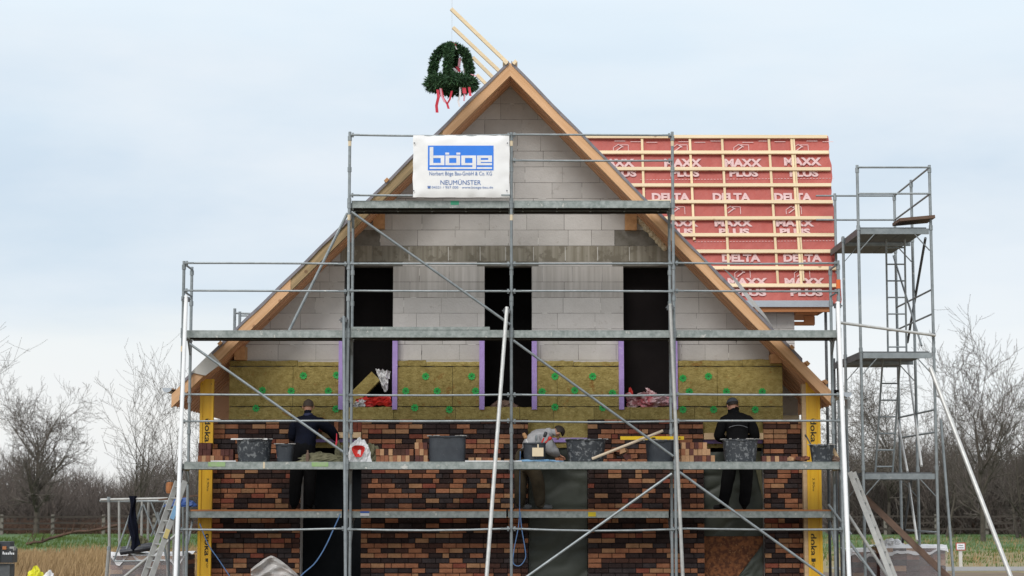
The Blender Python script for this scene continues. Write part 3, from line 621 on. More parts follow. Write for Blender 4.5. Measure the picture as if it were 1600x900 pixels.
# purlins
def purlin(px0, px1, py0, py1, Y0, m=M['wood_end']):
    a_ = P(px0, py1, Y0); b_ = P(px1, py0, Y0); mb = MB(); mb.bbox(a_.x, b_.x, Y0, YK + 0.1, a_.z, b_.z); mb.build('purlin', m, house)
purlin(977, 995, 331, 359, YK - 0.12); purlin(583, 601, 333, 357, YK - 0.12)
purlin(366, 383, 541, 562, YK - 0.3); purlin(1205, 1221, 553, 567, YK - 0.3)
mb = MB(); mb.bbox(PX(350, YK), PX(383, YK) - 0.003, YK + 0.05, YK + 0.3, z567, PZ(520, YK)); mb.bbox(PX(1203, YK) + 0.003, PX(1230, YK), YK + 0.05, YK + 0.3, z567, PZ(520, YK)); mb.build('eaves_gap_darkness', M['void_and_flashing_black'], house)  # near-black boxes added to paint the shade in the eaves gap
# expanding foam at right roof joint
mb = MB()
for k in range(10):
    t = k / 9; p = P(996 + 42 * t, 340 + 47 * t, YK - 0.02); r = 0.05 + 0.03 * random.random(); mb.lathe([(0.005, -r), (r * 0.8, -r * 0.5), (r, 0), (r * 0.7, r * 0.6), (0.005, r)], p, 7)
mb.build('foam_bead', M['cream'], house)
# insulation slabs
zt, z1_, z2_, zb = PZ(562.5, YI), PZ(572, YI), PZ(635, YI), PZ(700, YI)
IE = (PX(358, YI), PX(1223, YI))
JL = [(PX(537, YI), PX(613, YI)), (PX(757, YI), PX(831, YI)), (PX(975, YI), PX(1051, YI))]
XS = (0.075); SL = []
def slab(x0, x1, za, zb_, yo=0.0):
    x0 += 0.003; x1 -= 0.003; mb = MB(); n = 10
    rng = random.Random(int((x0 + za) * 1000))
    top = [(x1 - (x1 - x0) * i / n, zb_ - 0.004 - rng.uniform(0, 0.014)) for i in range(n + 1)]
    bot = [(x0 + (x1 - x0) * i / n, za + 0.002 + rng.uniform(0, 0.005)) for i in range(n + 1)]
    y = YI + yo; m_ = len(top); poly = bot + top
    mb.prism(poly, y, YK - 0.002); SL.append((x0, x1, za, zb_, mb.build('insulation_slab', M['wool'], house)))
piers = [(IE[0], JL[0][0] - XS), (JL[0][1] + XS, JL[1][0] - XS), (JL[1][1] + XS, JL[2][0] - XS), (JL[2][1] + XS, IE[1])]
for k, (xa, xb) in enumerate(piers):
    xm = xa + (xb - xa) * [0.62, 0.35, 0.45, 0.62][k]
    slab(xa, xm, z1_, zt, 0.012); slab(xm, xb, z1_, zt - (0.02 if k != 3 else -0.02), 0.006)
    xm = xa + (xb - xa) * [0.58, 0.67, 0.25, 0.38][k]
    slab(xa, xm, z2_, z1_); slab(xm, xb, z2_, z1_, 0.004)
xj = [IE[0], PX(455, YI), PX(532, YI), PX(615, YI), PX(712, YI), PX(812, YI), PX(865, YI), PX(928, YI), PX(984, YI), PX(1085, YI), PX(1150, YI), IE[1]]
for a_, b_ in zip(xj, xj[1:]):
    inwin = any(a_ < o[1] and b_ > o[0] for o in JL)
    slab(a_, b_, zb, z2_, random.uniform(0, 0.006))
for (px, sgn) in ((529, 0), (613, 0), (749, 0), (831, 0), (967, 0), (1051, 0)):
    x0 = PX(px, YI); mb = MB(); mb.bbox(x0, x0 + 0.083, YI - 0.035, YK + 0.1, PZ(640, YI), PZ(524, YI)); mb.build('foam_reveal_strip', M['xps'], house)
# green insulation discs
mbd = MB(); n_ = 24
rd = [0.062 if q_ % 3 else 0.047 for q_ in range(n_)]
mbd.v = [(0.013 * math.cos(2 * math.pi * q_ / n_), 0.013 * math.sin(2 * math.pi * q_ / n_), 0.003) for q_ in range(n_)] + [(rd[q_] * math.cos(2 * math.pi * q_ / n_), rd[q_] * math.sin(2 * math.pi * q_ / n_), 0.009) for q_ in range(n_)] + [(rd[q_] * math.cos(2 * math.pi * q_ / n_), rd[q_] * math.sin(2 * math.pi * q_ / n_), 0.0) for q_ in range(n_)]
mbd.f = [(q_, n_ + q_, n_ + (q_ + 1) % n_, (q_ + 1) % n_) for q_ in range(n_)] + [(n_ + q_, 2 * n_ + q_, 2 * n_ + (q_ + 1) % n_, n_ + (q_ + 1) % n_) for q_ in range(n_)]; mbd.m = [0] * len(mbd.f)
for q_ in range(8): a_ = (q_ + 0.0) * math.pi / 4; mbd.box((0.034 * math.cos(a_), 0.034 * math.sin(a_), 0.0085), (0.034, 0.0045, 0.004), Matrix.Rotation(a_, 3, 'Z'), 1)
mbd.lathe([(0.015, 0.002), (0.012, 0.006), (0.001, 0.006)], (0, 0, 0), 8, mi=1)
medisc = bpy.data.meshes.new('insulation_disc'); medisc.from_pydata(mbd.v, [], mbd.f); medisc.materials.append(M['dowel']); medisc.materials.append(M['dowel_dark']); medisc.polygons.foreach_set('material_index', mbd.m)
for px, py in ((474, 587), (526, 586), (410, 610), (455, 611), (513, 611), (400, 638), (525, 639), (665, 588), (737, 588), (634, 611), (683, 611), (743, 611), (648, 637), (702, 640), (867, 588), (926, 588), (847, 612), (898, 610), (957, 614), (867, 636), (942, 637), (1067, 591), (1107, 588), (1077, 612), (1135, 612), (1191, 612), (1067, 640), (1115, 640), (1180, 640)):
    q = P(px, py, YI - 0.002); par = min(SL, key=lambda t_: abs(q.x - (t_[0] + t_[1]) / 2) / (t_[1] - t_[0]) + abs(q.z - (t_[2] + t_[3]) / 2) / (t_[3] - t_[2]))[4]
    inst(medisc, 'insulation_disc', q, par, (R(90), random.uniform(0, 3), 0))

# ---- brickwork
CH = 0.0806; BH = 0.0685; BL = 0.212; HB = 0.101; JT = 0.010; BD = 0.100
ztop = PZ(655.5, YB)
BX = (PX(332, YB), PX(1257, YB))
def bmesh_brick(l, h, d):
    mb = MB(); e = 0.0035
    x, z = l / 2, h / 2; vs = []; f = []
    outer = [(-x, -z), (x, -z), (x, z), (-x, z)]; inner = [(-x + e, -z + e), (x - e, -z + e), (x - e, z - e), (-x + e, z - e)]
    mb.v = [(a, e, b) for a, b in outer] + [(a, 0, b) for a, b in inner] + [(a, d, b) for a, b in outer]
    mb.f = [(4, 5, 6, 7)] + [(i, (i + 1) % 4, 4 + (i + 1) % 4, 4 + i) for i in range(4)] + [((i + 1) % 4, i, 8 + i, 8 + (i + 1) % 4) for i in range(4)]
    mb.m = [0] * len(mb.f); return mb
bricks = []
def brick_col(x, z):
    v = mnoise.noise(Vector((x * 2.3, z * 4.0, 1.7)))
    r = random.random() + v * 0.12
    if r < 0.24: return 'dark'
    if r < 0.35: return 'grey'
    if r < 0.47: return 'brown'
    if r < 0.82: return 'orange'
    if r < 0.89: return 'red'
    return 'tan'
def fill(xa, xb, zc):
    x = xa; k = random.choice([HB, BL, BL * 0.75])
    first = True; prev = None
    while x < xb - 0.03:
        l = k if first else (BL if random.random() > 0.13 else HB); first = False
        if xb - x - l < 0.06: l = xb - x
        if l > BL * 1.05: l = (xb - x - JT) / 2
        c = brick_col(x, zc)
        if prev and prev not in ('orange', 'tan', 'red') and random.random() < 0.28: c = prev
        prev = c
        bricks.append((x + l / 2, zc, l, BH, c)); x += l + JT
rows = []
z = ztop - BH / 2; i = 0
while z > 0.03:
    iv = [BX[0], BX[1]]
    cuts = []
    if z < OPT[0] - 0.005: cuts.append(OPB[0])
    elif z < ztop - 0.0 and z > OPT[0] and i < 3: cuts.append(OPB[0])   # soldier course goes here
    cuts.append(OPB[1]) if z < ztop - 0.05 or True else None
    cuts.append(OPB[2])
    xs = BX[0]
    for a_, b_ in sorted(cuts): fill(xs, a_, z); xs = b_
    fill(xs, BX[1], z)
    z -= CH; i += 1
# soldier course over the left doorway
x = OPB[0][0] + 0.008
while x < OPB[0][1] - 0.05:
    bricks.append((x + BH / 2, ztop - 0.10, BH, 0.2, random.choice(['dark', 'brown', 'red', 'orange', 'grey']))); x += BH + 0.008
cache = {}
bricks.sort(key=lambda b: -b[1])
vis = [b for b in bricks if b[1] > 0.3]
random.shuffle(vis)
vis.sort(key=lambda b: 0 if b[1] > PZ(800, YB) else 1)
singles = set(id(b) for b in vis[:300])
rest = MB(); bm_names = ['dark', 'grey', 'orange', 'tan', 'red', 'brown']
for b_ in bricks:
    x, zc, l, h, c = b_; yo = random.uniform(-0.004, 0.005)
    if id(b_) in singles:
        key = (round(l, 2), round(h, 2), c)
        if key not in cache:
            q = bmesh_brick(l, h, BD); me = bpy.data.meshes.new('brick'); me.from_pydata(q.v, [], q.f); me.materials.append(M['brick_' + c]); cache[key] = me
        inst(cache[key], 'brick', Vector((x, YB + yo, zc + random.uniform(-0.001, 0.001))), house)
    else:
        q = bmesh_brick(l, h, BD); rest.add([(v[0] + x, v[1] + YB + yo, v[2] + zc) for v in q.v], q.f, bm_names.index(c))
rest.build('brick_courses', [M['brick_' + k] for k in bm_names], house, kind='stuff')
mb = MB()
for a_, b_ in zip([BX[0] + .01, OPB[0][1] + 0.01, OPB[1][1] + 0.01, OPB[2][1] + 0.01], [OPB[0][0] - 0.01, OPB[1][0] - 0.01, OPB[2][0] - 0.01, BX[1] - 0.01]): mb.bbox(a_, b_, YB + 0.020, YB + 0.094, 0.0, ztop - 0.01)
mb.bbox(OPB[0][0] - 0.01, OPB[0][1] + 0.01, YB + 0.014, YB + 0.094, ztop - 0.19, ztop - 0.01)
mb.build('joint_mortar', M['brick_joint'], house)
# purple strips and shuttering boards at the doorway heads
for k, (y0, y1) in enumerate(((686, 691), (684, 691), (687, 693))):
    mb = MB(); mb.bbox(OPB[k][0] + .003, OPB[k][1] - .003, YI - 0.03, YK, PZ(y1, YI), PZ(y0, YI)); mb.build('foam_head_strip', M['xps'], house)
mb = MB(); mb.bbox(PX(504, 1.47), OPB[0][1] - 0.01, 1.455, 1.585, PZ(684, 1.47), PZ(675.5, 1.47)); o = mb.build('shuttering_beam', M['plank']); tag(o, 'pale shuttering beam under the upright bricks beside the left worker', 'timber beam')
mb = MB(); mb.bbox(OPB[2][0] + 0.01, OPB[2][1] - 0.01, 1.46, 1.59, PZ(686.5, 1.47), PZ(676.5, 1.47)); o = mb.build('shuttering_beam', M['plank']); tag(o, 'pale shuttering beam in front of the worker with the cap', 'timber beam')

# ---- eaves boards, gutters
def gutter(px0, px1, py, Y0, side):
    # half round zinc gutter running back along the eaves
    a_ = P((px0 + px1) / 2, py, Y0); r = 0.075
    mb = MB(); n = 10
    for k in range(n):
        t0 = math.pi + math.pi * k / n; t1 = math.pi + math.pi * (k + 1) / n
        p0 = (a_.x + r * math.cos(t0), a_.z + r * math.sin(t0)); p1 = (a_.x + r * math.cos(t1), a_.z + r * math.sin(t1))
        q0 = (a_.x + (r - .006) * math.cos(t0), a_.z + (r - .006) * math.sin(t0)); q1 = (a_.x + (r - .006) * math.cos(t1), a_.z + (r - .006) * math.sin(t1))
        mb.prism([p0, p1, q1, q0], Y0, Y0 + 9)
    mb.prism([(a_.x + r * math.cos(math.pi + math.pi * k / n), a_.z + r * math.sin(math.pi + math.pi * k / n)) for k in range(n + 1)], Y0 + 0.01, Y0 + 0.015)
    mb.build('gutter', M['zinc'], house)
gutter(250, 272, 606, YV - 0.02, -1); gutter(1314, 1334, 613, YV - 0.02, 1)
mb = MB(); a_ = P(1325, 628, 1.3); mb.lathe([(0.035, -0.11), (0.05, 0.0), (0.055, 0.04)], a_, 10); mb.build('downpipe_stub', M['zinc'], house)
mb = MB(); q = P(271, 611, YV + 0.02); mb.bbox(q.x - 0.01, q.x + 0.1, YV + 0.02, 10, q.z - 0.05, q.z + 0.02); mb.build('eaves_flashing', M['void_and_flashing_black'], house)
mb = MB(); q = P(1310, 612, YV + 0.12); mb.bbox(q.x - 0.08, q.x + 0.05, YV + 0.12, 10, q.z - 0.04, q.z + 0.03); mb.build('eaves_flashing', M['void_and_flashing_black'], house)
# loose pale panel on the left verge
mb = MB(); pp = [P(329, 551, YV - .02), P(346, 568, YV - .02), P(321, 587, YV - .02), P(299, 582, YV - .02)]
mb.prism([(p.x, p.z) for p in pp], YV - 0.03, YV - 0.008); o = mb.build('fibre_board_offcut', M['cardboard']); tag(o, 'pale grey board offcut fixed on the left verge rafter above the yellow beam', 'board')

# ================================================================ WING WITH RED ROOF
wing = thing('wing_with_red_roof', (PX(1200, 4.5), 4.5, 0), 'side wing under battened red roof membrane printed with white words', 'house wing')
YE = 3.7; YT = 4.75          # eaves and ridge depth
zE, zT = PZ(474, YE), PZ(212, YT)
xRe = PX(1311, YE); xRt = PX(1298, YT); xR = (xRe + xRt) / 2 + 0.05
def RP(px, py, off=0.0):
    """point on the wing roof plane shown at (px, py)"""
    lo, hi = 0.0, 1.0
    for _ in range(30):
        t = (lo + hi) / 2; Y = YE + (YT - YE) * t; z = zE + (zT - zE) * t
        if P(px, py, Y).z > z: lo = t
        else: hi = t
    q = P(px, py, Y); nrm = Vector((0, -(zT - zE), (YT - YE))).normalized(); return q + nrm * off
nrmW = Vector((0, -(zT - zE), (YT - YE))).normalized(); upW = Vector((0, YT - YE, zT - zE)).normalized()
ROTW = Matrix((Vector((1, 0, 0)), upW, nrmW)).transposed().to_euler()
roofp = None
mb = MB()
xL = PX(905, YE) 
def rf(u, v):
    x = (PX(880, YT)) + (xR - PX(880, YT)) * u
    p = Vector((x, YE + (YT - YE) * v, zE + (zT - zE) * v))
    w = 0.014 * mnoise.noise(Vector((x * 1.8, v * 6, 2))) + 0.012 * abs(mnoise.noise(Vector((x * 3 + v * 6, v * 12 - x * 2, 5)))) - 0.006
    if u > 0.999: p.x += 0.05 * mnoise.noise(Vector((v * 7, 0, 3))) + 0.02 * mnoise.noise(Vector((v * 25, 0, 3)))
    return p + nrmW * w
mb.grid(rf, 70, 44)
roofp = mb.build('roof_membrane', M['red_foil'], wing, smooth=True)
mb = MB(); x0 = PX(880, YT)
mb.add([(x0, YE + .03, zE), (xR - .06, YE + .03, zE), (xR - .06, YT, zT - 0.06), (x0, YT, zT - 0.06), (x0, YT + 1.2, zE), (xR - .06, YT + 1.2, zE)], [(0, 1, 2, 3), (3, 2, 5, 4), (1, 5, 2), (0, 3, 4)]); mb.build('roof_core', M['wood_end'], wing)
for py, px0 in ((215.5, 905), (240.5, 930), (266, 948), (291.5, 960), (317.5, 985), (343, 1010), (369, 1036), (395, 1065), (421, 1100), (448, 1120)):
    a_ = RP(px0, py, 0.045); b_ = RP(1300, py, 0.045); b_.x = xR - 0.03 + random.uniform(-.02, .02)
    mb = MB(); mb.beam(a_ + Vector((0, 0, random.uniform(-.004, .004))), b_ + Vector((0, 0, random.uniform(-.006, .006))), 0.042, 0.064, upW); 
    mb.build('tile_batten', M['wood_x'], wing)
for px0, px1, y1 in ((1003, 1006, 320), (1078, 1084, 376), (1128, 1138, 421), (1202, 1214, 446), (1238, 1250, 446), (1241.5, 1253.5, 440)):
    a_ = RP(px0, 216, 0.022); b_ = RP(px0 + (px1 - px0), y1, 0.022); b_.x = a_.x = (a_.x + b_.x) / 2
    mb = MB(); mb.beam(a_, b_, 0.042 if px0 != 1241.5 else 0.03, 0.036, nrmW); mb.build('counter_batten', M['wood_v'], wing)
def wtext(s, px, py, wpx, hpx, bold=0.05):
    q = RP(px, py, 0.016); k = mpp(4.2)
    text(s, q, wpx * k, hpx * k * 1.12, M['print_pink'], roofp, 'lettering', bold, ROTW)
def house_logo(px, py):
    # small line drawing of a roof and chimney
    q = RP(px, py, 0.016); k = mpp(4.2); mb = MB()
    pts = [(-15, -5), (-15, 5), (6, 5), (6, -5)]
    def ln(a_, b_, w=1.0):
        A = q + Vector((a_[0] * k, 0, 0)) + upW * (a_[1] * k); B = q + Vector((b_[0] * k, 0, 0)) + upW * (b_[1] * k); mb.beam(A, B, 0.001, w * k, nrmW.cross(B - A).normalized() * 1.0 if False else (B - A).normalized().cross(nrmW))
    ln((-14, -6), (-14, 2)); ln((-14, 2), (-6, 8)); ln((-6, 8), (2, 3), 1.6); ln((-6, 7), (10, 7)); ln((10, 7), (10, -6)); ln((-10, -4), (0, 4), 1.6)
    mb.build('house_logo', M['print_pink'], roofp)
for px in (962, 1067, 1161): wtext('MAXX', px, 255, 60, 13)
wtext('MAXX', 1254, 253, 60, 13)
for px in (972, 1070, 1162): wtext('PLUS', px, 271, 46, 12)
wtext('PLUS', 1256, 271, 46, 12)
for px in (1048, 1143, 1239): wtext('DELTA', px, 308.5, 60, 13)
for px in (1061, 1146, 1242): wtext('MAXX', px, 349, 60, 11)
for px in (1060, 1147, 1242): wtext('PLUS', px, 362.3, 48, 9.5)
for px in (1158, 1254): wtext('DELTA', px, 403.5, 60, 12)
for px in (1168, 1257): wtext('MAXX', px, 441, 62, 12)
for px in (1172, 1260): wtext('PLUS', px, 457.5, 50, 11)
for px, py in ((972, 233), (1064, 233), (1160, 233), (1253, 233), (1060, 330), (1147, 330), (1242, 330), (1162, 429), (1255, 429)): house_logo(px, py)
mb = MB()
for row, y_ in ((0, 281.5), (1, 379)):
    px = 1000 if row == 0 else 1085
    while px < 1302:
        q = RP(px, y_ - (px - 1000) * 0.008, 0.015); mb.beam(q, q + Vector((0.035, 0, 0)), 0.001, 0.008, upW); px += 5
mb.build('dashed_print_line', M['print_pink'], wing)
mb = MB()
for k in range(14):
    px = 960 + k * 25; q = RP(px, 221 + (k % 3), 0.015)
    if k % 4 != 3: mb.beam(q, q + Vector((0.2, 0, 0)), 0.001, 0.012, upW)
mb.build('small_print', M['print_pink'], wing)
# eaves: metal drip strip, timber fascia, soffit, block wall
mb = MB(); a_ = PX(1165, YE); b_ = PX(1303, YE)
mb.bbox(a_, b_, YE - 0.06, YE - 0.055, PZ(480, YE), PZ(470, YE)); mb.bbox(a_, b_, YE - 0.055, YE + 0.1, PZ(470.8, YE), PZ(470, YE)); mb.build('drip_flashing', M['zinc'], wing)
mb = MB(); mb.bbox(a_, b_ - 0.03, YE - 0.02, YE + 0.04, PZ(487.5, YE), PZ(480, YE)); mb.build('fascia_board', M['wood_orange'], wing)
mb = MB(); mb.bbox(a_, PX(1246, YE), YE + 0.25, YE + 0.45, PZ(601, YE), PZ(476, YE)); mb.build('wing_wall', M['block'], wing)
for k in range(5):
    z_ = PZ(487 + 24 * k, YE); mb = MB(); mb.bbox(a_, PX(1246, YE), YE + 0.247, YE + 0.3, z_ - 0.003, z_ + 0.003); mb.build('wall_joint', M['block_joint'], wing)
for k in range(4):
    mb = MB(); xx = PX(1218 + 4 * (k % 2), YE); mb.bbox(xx, xx + 0.005, YE + 0.247, YE + 0.3, PZ(511 + 24 * k, YE), PZ(487 + 24 * k, YE)); mb.build('wall_joint', M['block_joint'], wing)
mb = MB(); mb.bbox(PX(1246, YE), PX(1280, YE), YE + 0.06, YE + 1.2, PZ(490.5, YE), PZ(487.8, YE)); mb.bbox(PX(1246, YE), PX(1278, YE), YE + 0.3, YE + 0.36, PZ(506, YE), PZ(500, YE)); mb.bbox(PX(1262, YE), PX(1279, YE), YE + 0.28, YE + 0.34, PZ(505, YE), PZ(492, YE)); mb.build('eaves_box', M['wood_orange'], wing)
mb = MB(); mb.bbox(PX(1222, 3.3), PX(1246, 3.3), 3.3, 3.55, PZ(649, 3.3), PZ(588, 3.3)); mb.bbox(PX(1232, 3.3) , PX(1235, 3.3), 3.297, 3.35, PZ(649, 3.3), PZ(588, 3.3)); mb.build('block_pier', M['block'], wing)
mb = MB(); mb.bbox(PX(1221, 3.2), PX(1248, 3.2), 3.2, 3.56, PZ(656, 3.2), PZ(649, 3.2)); mb.build('pier_padstone', M['cream'], wing)
mb = MB(); mb.bbox(PX(1224, 3.3), PX(1245, 3.3), 3.33, 3.5, 0, PZ(657, 3.3)); mb.build('lower_pier', M['block_damp'], wing)

# ================================================================ YELLOW FORMWORK BEAMS
def doka(px0, px1, ytop, label):
    Y0 = 1.22; x0, x1 = PX(px0, Y0), PX(px1, Y0); zt_ = PZ(ytop, Y0)
    t = thing('formwork_beam', ((x0 + x1) / 2, Y0, 0), label, 'timber beam', 'yellow formwork beams at the house corners')
    mb = MB(); mb.bbox(x0, x0 + 0.042, Y0, Y0 + 0.08, 0, zt_); mb.build('flange', M['doka'], t)
    mb = MB(); mb.bbox(x1 - 0.042, x1, Y0, Y0 + 0.08, 0, zt_); mb.build('flange', M['doka'], t)
    mb = MB(); mb.bbox(x0 + 0.042, x1 - 0.042, Y0 + 0.022, Y0 + 0.052, 0, zt_); mb.build('web', M['doka'], t)
    cx = (px0 + px1) / 2
    rot = (R(90), R(90), 0)
    k = mpp(Y0)
    def vt(s, py, lpx, hpx, bold=0.02):
        q = P(cx + 1, py, Y0 + 0.019); text(s, q, lpx * k, hpx * k, M['ink'], t, 'lettering', bold, rot)
    vt('doka', 673, 36, 9.5); vt('doka', 851, 34, 10)
    vt('3,90m', 757, 20, 4, 0.0); vt('H20', 882, 9, 4, 0.0); vt('(', 655, 2, 8, 0)
    mb = MB(); q = P(cx + 1, 875, Y0 + 0.018); mb.box(q, (0.07, 0.002, 0.05)); mb.build('stamp', M['ink'], t)
    mb = MB(); mb.box(P(cx - 7, 600, Y0 - 0.001), (0.012, 0.01, 0.012)); mb.box(P(cx + 7, 600, Y0 - 0.001), (0.012, 0.01, 0.012)); mb.build('bolt_hole', M['ink'], t)
    return t
doka(313, 334, 592, 'yellow formwork beam standing at the left corner of the brickwork')
doka(1259, 1281, 592, 'yellow formwork beam standing at the right corner beside a pale plank')
mb = MB(); mb.bbox(PX(1252.5, 1.25), PX(1258.5, 1.25), 1.24, 1.36, 0, PZ(600, 1.25)); o = mb.build('corner_plank', M['plank']); tag(o, 'pale upright plank between the brickwork and the right yellow beam', 'plank')

# ================================================================ FACADE SCAFFOLD
YR = 0.75
sc = thing('facade_scaffold', (0, 0.37, 0), 'galvanised tube scaffold of four bays standing in front of the gable', 'scaffold')
FX = [PX(p, 0) for p in (284, 543, 799, 1054, 1313)]
DT = [PZ(721.5, 0), PZ(515.5, 0), PZ(313, 0)]       # deck tops
def tube(a_, b_, r, m, parent, name, n=8, ends=False):
    mb = MB(); a_ = Vector(a_); b_ = Vector(b_); mb.tube([a_, b_], r, n)
    if ends:
        d = (b_ - a_).normalized()
        for s_, q in ((1, a_), (-1, b_)):
            mb.beam(q - d * s_ * 0.01, q + d * s_ * 0.11, 0.014, r * 2.5, (0, 1, 0))
    return mb.build(name, m, parent, smooth=False)
def standard(x, y, ztop_, parent=sc, name='standard', coll=(0.2, 2.25), r=0.024):
    mb = MB(); mb.tube([(x, y, 0.05), (x, y, ztop_)], r, 10)
    for z_ in DT:
        for dz in (0.0, -0.08, 0.5, 1.0):
            if z_ + dz < ztop_ + .01: mb.tube([(x, y, z_ + dz - 0.045), (x, y, z_ + dz + 0.03)], r + 0.009, 10)
    mb.box((x, y, 0.03), (0.15, 0.15, 0.01)); mb.tube([(x, y, 0.03), (x, y, 0.3)], 0.017, 8); mb.tube([(x, y, 0.24), (x, y, 0.27)], 0.04, 8)
    return mb.build(name, M['steel'], parent)
tops_f = [PZ(408, 0), PZ(206, 0), PZ(207, 0), PZ(206, 0), PZ(407, 0)]
tops_r = [PZ(408, 0), DT[2] - 0.02, DT[2] - 0.02, DT[2] - 0.02, PZ(407, 0)]
for x, tf, tr in zip(FX, tops_f, tops_r): standard(x, 0, tf); standard(x, YR, tr)
for i, (x, tf) in enumerate(zip(FX, tops_f)):
    mb = MB()
    for py in ((224, 340) if i in (1, 2, 3) else (545,)): 
        mb.tube([(x, 0, PZ(py, 0) - 0.045), (x, 0, PZ(py, 0) + 0.045)], 0.0262, 10)
    mb.build('cream_sticker', M['cream'], sc)
mb = MB(); q = P(1313, 444, 0); mb.tube([(FX[4], 0, q.z - 0.07), (FX[4], 0, q.z + 0.07)], 0.036, 10); mb.build('orange_marking', M['orange'], sc)
def transom(x, z_, y0=0.0, y1=YR, parent=sc):
    mb = MB(); mb.bbox(x - 0.022, x + 0.022, y0 + 0.02, y1 - 0.02, z_ - 0.13, z_ - 0.08)
    for s_, yy in ((1, y0), (-1, y1)): mb.beam((x, yy + s_ * 0.02, z_ - 0.34), (x, yy + s_ * 0.22, z_ - 0.13), 0.01, 0.03, (1, 0, 0))
    mb.build('transom', M['steel'], parent)
for i, x in enumerate(FX):
    transom(x, DT[0]); transom(x, DT[1])
    if i in (1, 2, 3): transom(x, DT[2])
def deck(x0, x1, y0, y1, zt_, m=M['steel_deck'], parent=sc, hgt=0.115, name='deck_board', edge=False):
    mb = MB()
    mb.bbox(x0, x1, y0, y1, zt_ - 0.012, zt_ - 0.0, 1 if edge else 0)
    mb.bbox(x0, x1, y0 + 0.002, y0 + 0.005 + 0.002, zt_ - hgt, zt_ - 0.0125, 0); mb.bbox(x0, x1, y1 - 0.006, y1 - 0.001, zt_ - hgt, zt_ - 0.0125, 2)  # steel rear flange coloured dark to imitate shade under the deck
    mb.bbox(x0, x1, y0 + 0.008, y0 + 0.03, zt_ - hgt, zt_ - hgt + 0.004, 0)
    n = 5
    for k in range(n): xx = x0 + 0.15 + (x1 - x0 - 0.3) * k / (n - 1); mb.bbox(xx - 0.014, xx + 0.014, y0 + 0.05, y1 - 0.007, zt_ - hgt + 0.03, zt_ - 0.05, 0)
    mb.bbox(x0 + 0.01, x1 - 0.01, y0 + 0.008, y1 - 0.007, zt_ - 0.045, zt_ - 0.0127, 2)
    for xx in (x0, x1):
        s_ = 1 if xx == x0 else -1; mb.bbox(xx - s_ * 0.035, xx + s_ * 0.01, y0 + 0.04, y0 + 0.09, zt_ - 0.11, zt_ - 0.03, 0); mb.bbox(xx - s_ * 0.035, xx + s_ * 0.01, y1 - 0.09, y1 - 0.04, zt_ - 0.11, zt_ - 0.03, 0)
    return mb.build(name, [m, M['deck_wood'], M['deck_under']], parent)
for lv, bays in ((0, (0, 1, 2, 3)), (1, (0, 1, 2, 3)), (2, (1, 2))):
    for b_ in bays:
        x0, x1 = FX[b_] + 0.035, FX[b_ + 1] - 0.035
        if b_ == 0: x0 += 0.02
        dz = random.uniform(-0.003, 0.003)
        deck(x0, x1, 0.035, 0.355, DT[lv] + dz); deck(x0, x1, 0.365, 0.685, DT[lv] + dz)
# second board lying on the middle deck
mb = MB(); mb.bbox(PX(547, 0), PX(765, 0), 0.03, 0.33, DT[1] + 0.004, DT[1] + 0.052); o = mb.build('spare_deck_board', M['steel_deck'], None); tag(o, 'short steel deck board lying loose on the middle scaffold level', 'deck board')
# bracket platform the bricklayers stand on
ZW = PZ(796.5, 0.8); YP0, YP1 = 0.80, 1.38
pe = [PX(300, .8), PX(538, .8), PX(793, .8), PX(1045, .8), PX(1297, .8)]
for x0, x1 in zip(pe, pe[1:]):
    o = deck(x0 + 0.01, x1 - 0.02, YP0, YP0 + 0.285, ZW, hgt=0.125, edge=True, name='bracket_deck_board'); deck(x0 + 0.01, x1 - 0.02, YP0 + 0.295, YP1, ZW, hgt=0.125, edge=True, name='bracket_deck_board')
    mb = MB(); mb.bbox(x0 + 0.01, x1 - 0.02, YP0 - 0.004, YP0 + 0.0015, ZW - 0.022, ZW + 0.004); mb.build('plywood_edge', M['plank'] if False else M['wood_orange'], sc)
for x in FX:
    mb = MB(); mb.bbox(x - 0.02, x + 0.02, YR + 0.02, YP1, ZW - 0.17, ZW - 0.13); mb.beam((x, YR + 0.02, ZW - 0.6), (x, YP1 - 0.1, ZW - 0.17), 0.03, 0.03, (1, 0, 0)); mb.build('bracket', M['steel'], sc)
# guardrails
def rail(bay, py, y=0.0, r=0.0165, sag=0.0, m='steel'):
    sag = sag + random.uniform(-0.006, 0.016)
    z_ = PZ(py, 0); a_ = Vector((FX[bay] + 0.02, y - 0.035, z_ + random.uniform(-.008, .008))); b_ = Vector((FX[bay + 1] - 0.02, y - 0.035, z_ + random.uniform(-.008, .008)))
    mb = MB(); pts = [a_.lerp(b_, t) - Vector((0, 0, sag * math.sin(math.pi * t))) for t in (0, .25, .5, .75, 1)]
    mb.tube(pts, r, 8); d = (b_ - a_).normalized()
    for s_, q in ((1, a_), (-1, b_)): mb.beam(q + d * s_ * 0.0, q + d * s_ * 0.14, 0.022, 0.052, (0, 1, 0)); mb.box(q + d * s_ * 0.03 + Vector((0, 0.013, 0)), (0.03, 0.03, 0.07))
    mb.build('guardrail', M[m], sc)
for b_ in (1, 2): rail(b_, 211.5)
rail(1, 306); rail(2, 252)
for b_ in range(4):
    for py in (412 if b_ not in (1, 2) else 413, 455, 617, 658): rail(b_, py)
    rail(b_, 826.5, y=0.0, sag=0.012)
# end rails on the upper left and right ends
for x, t in ((FX[0], 1), (FX[4], -1)):
    for z_ in (PZ(412, 0), PZ(455, 0)): tube((x, 0.0, z_), (x, YR, z_), 0.0165, M['steel'], sc, 'end_rail')
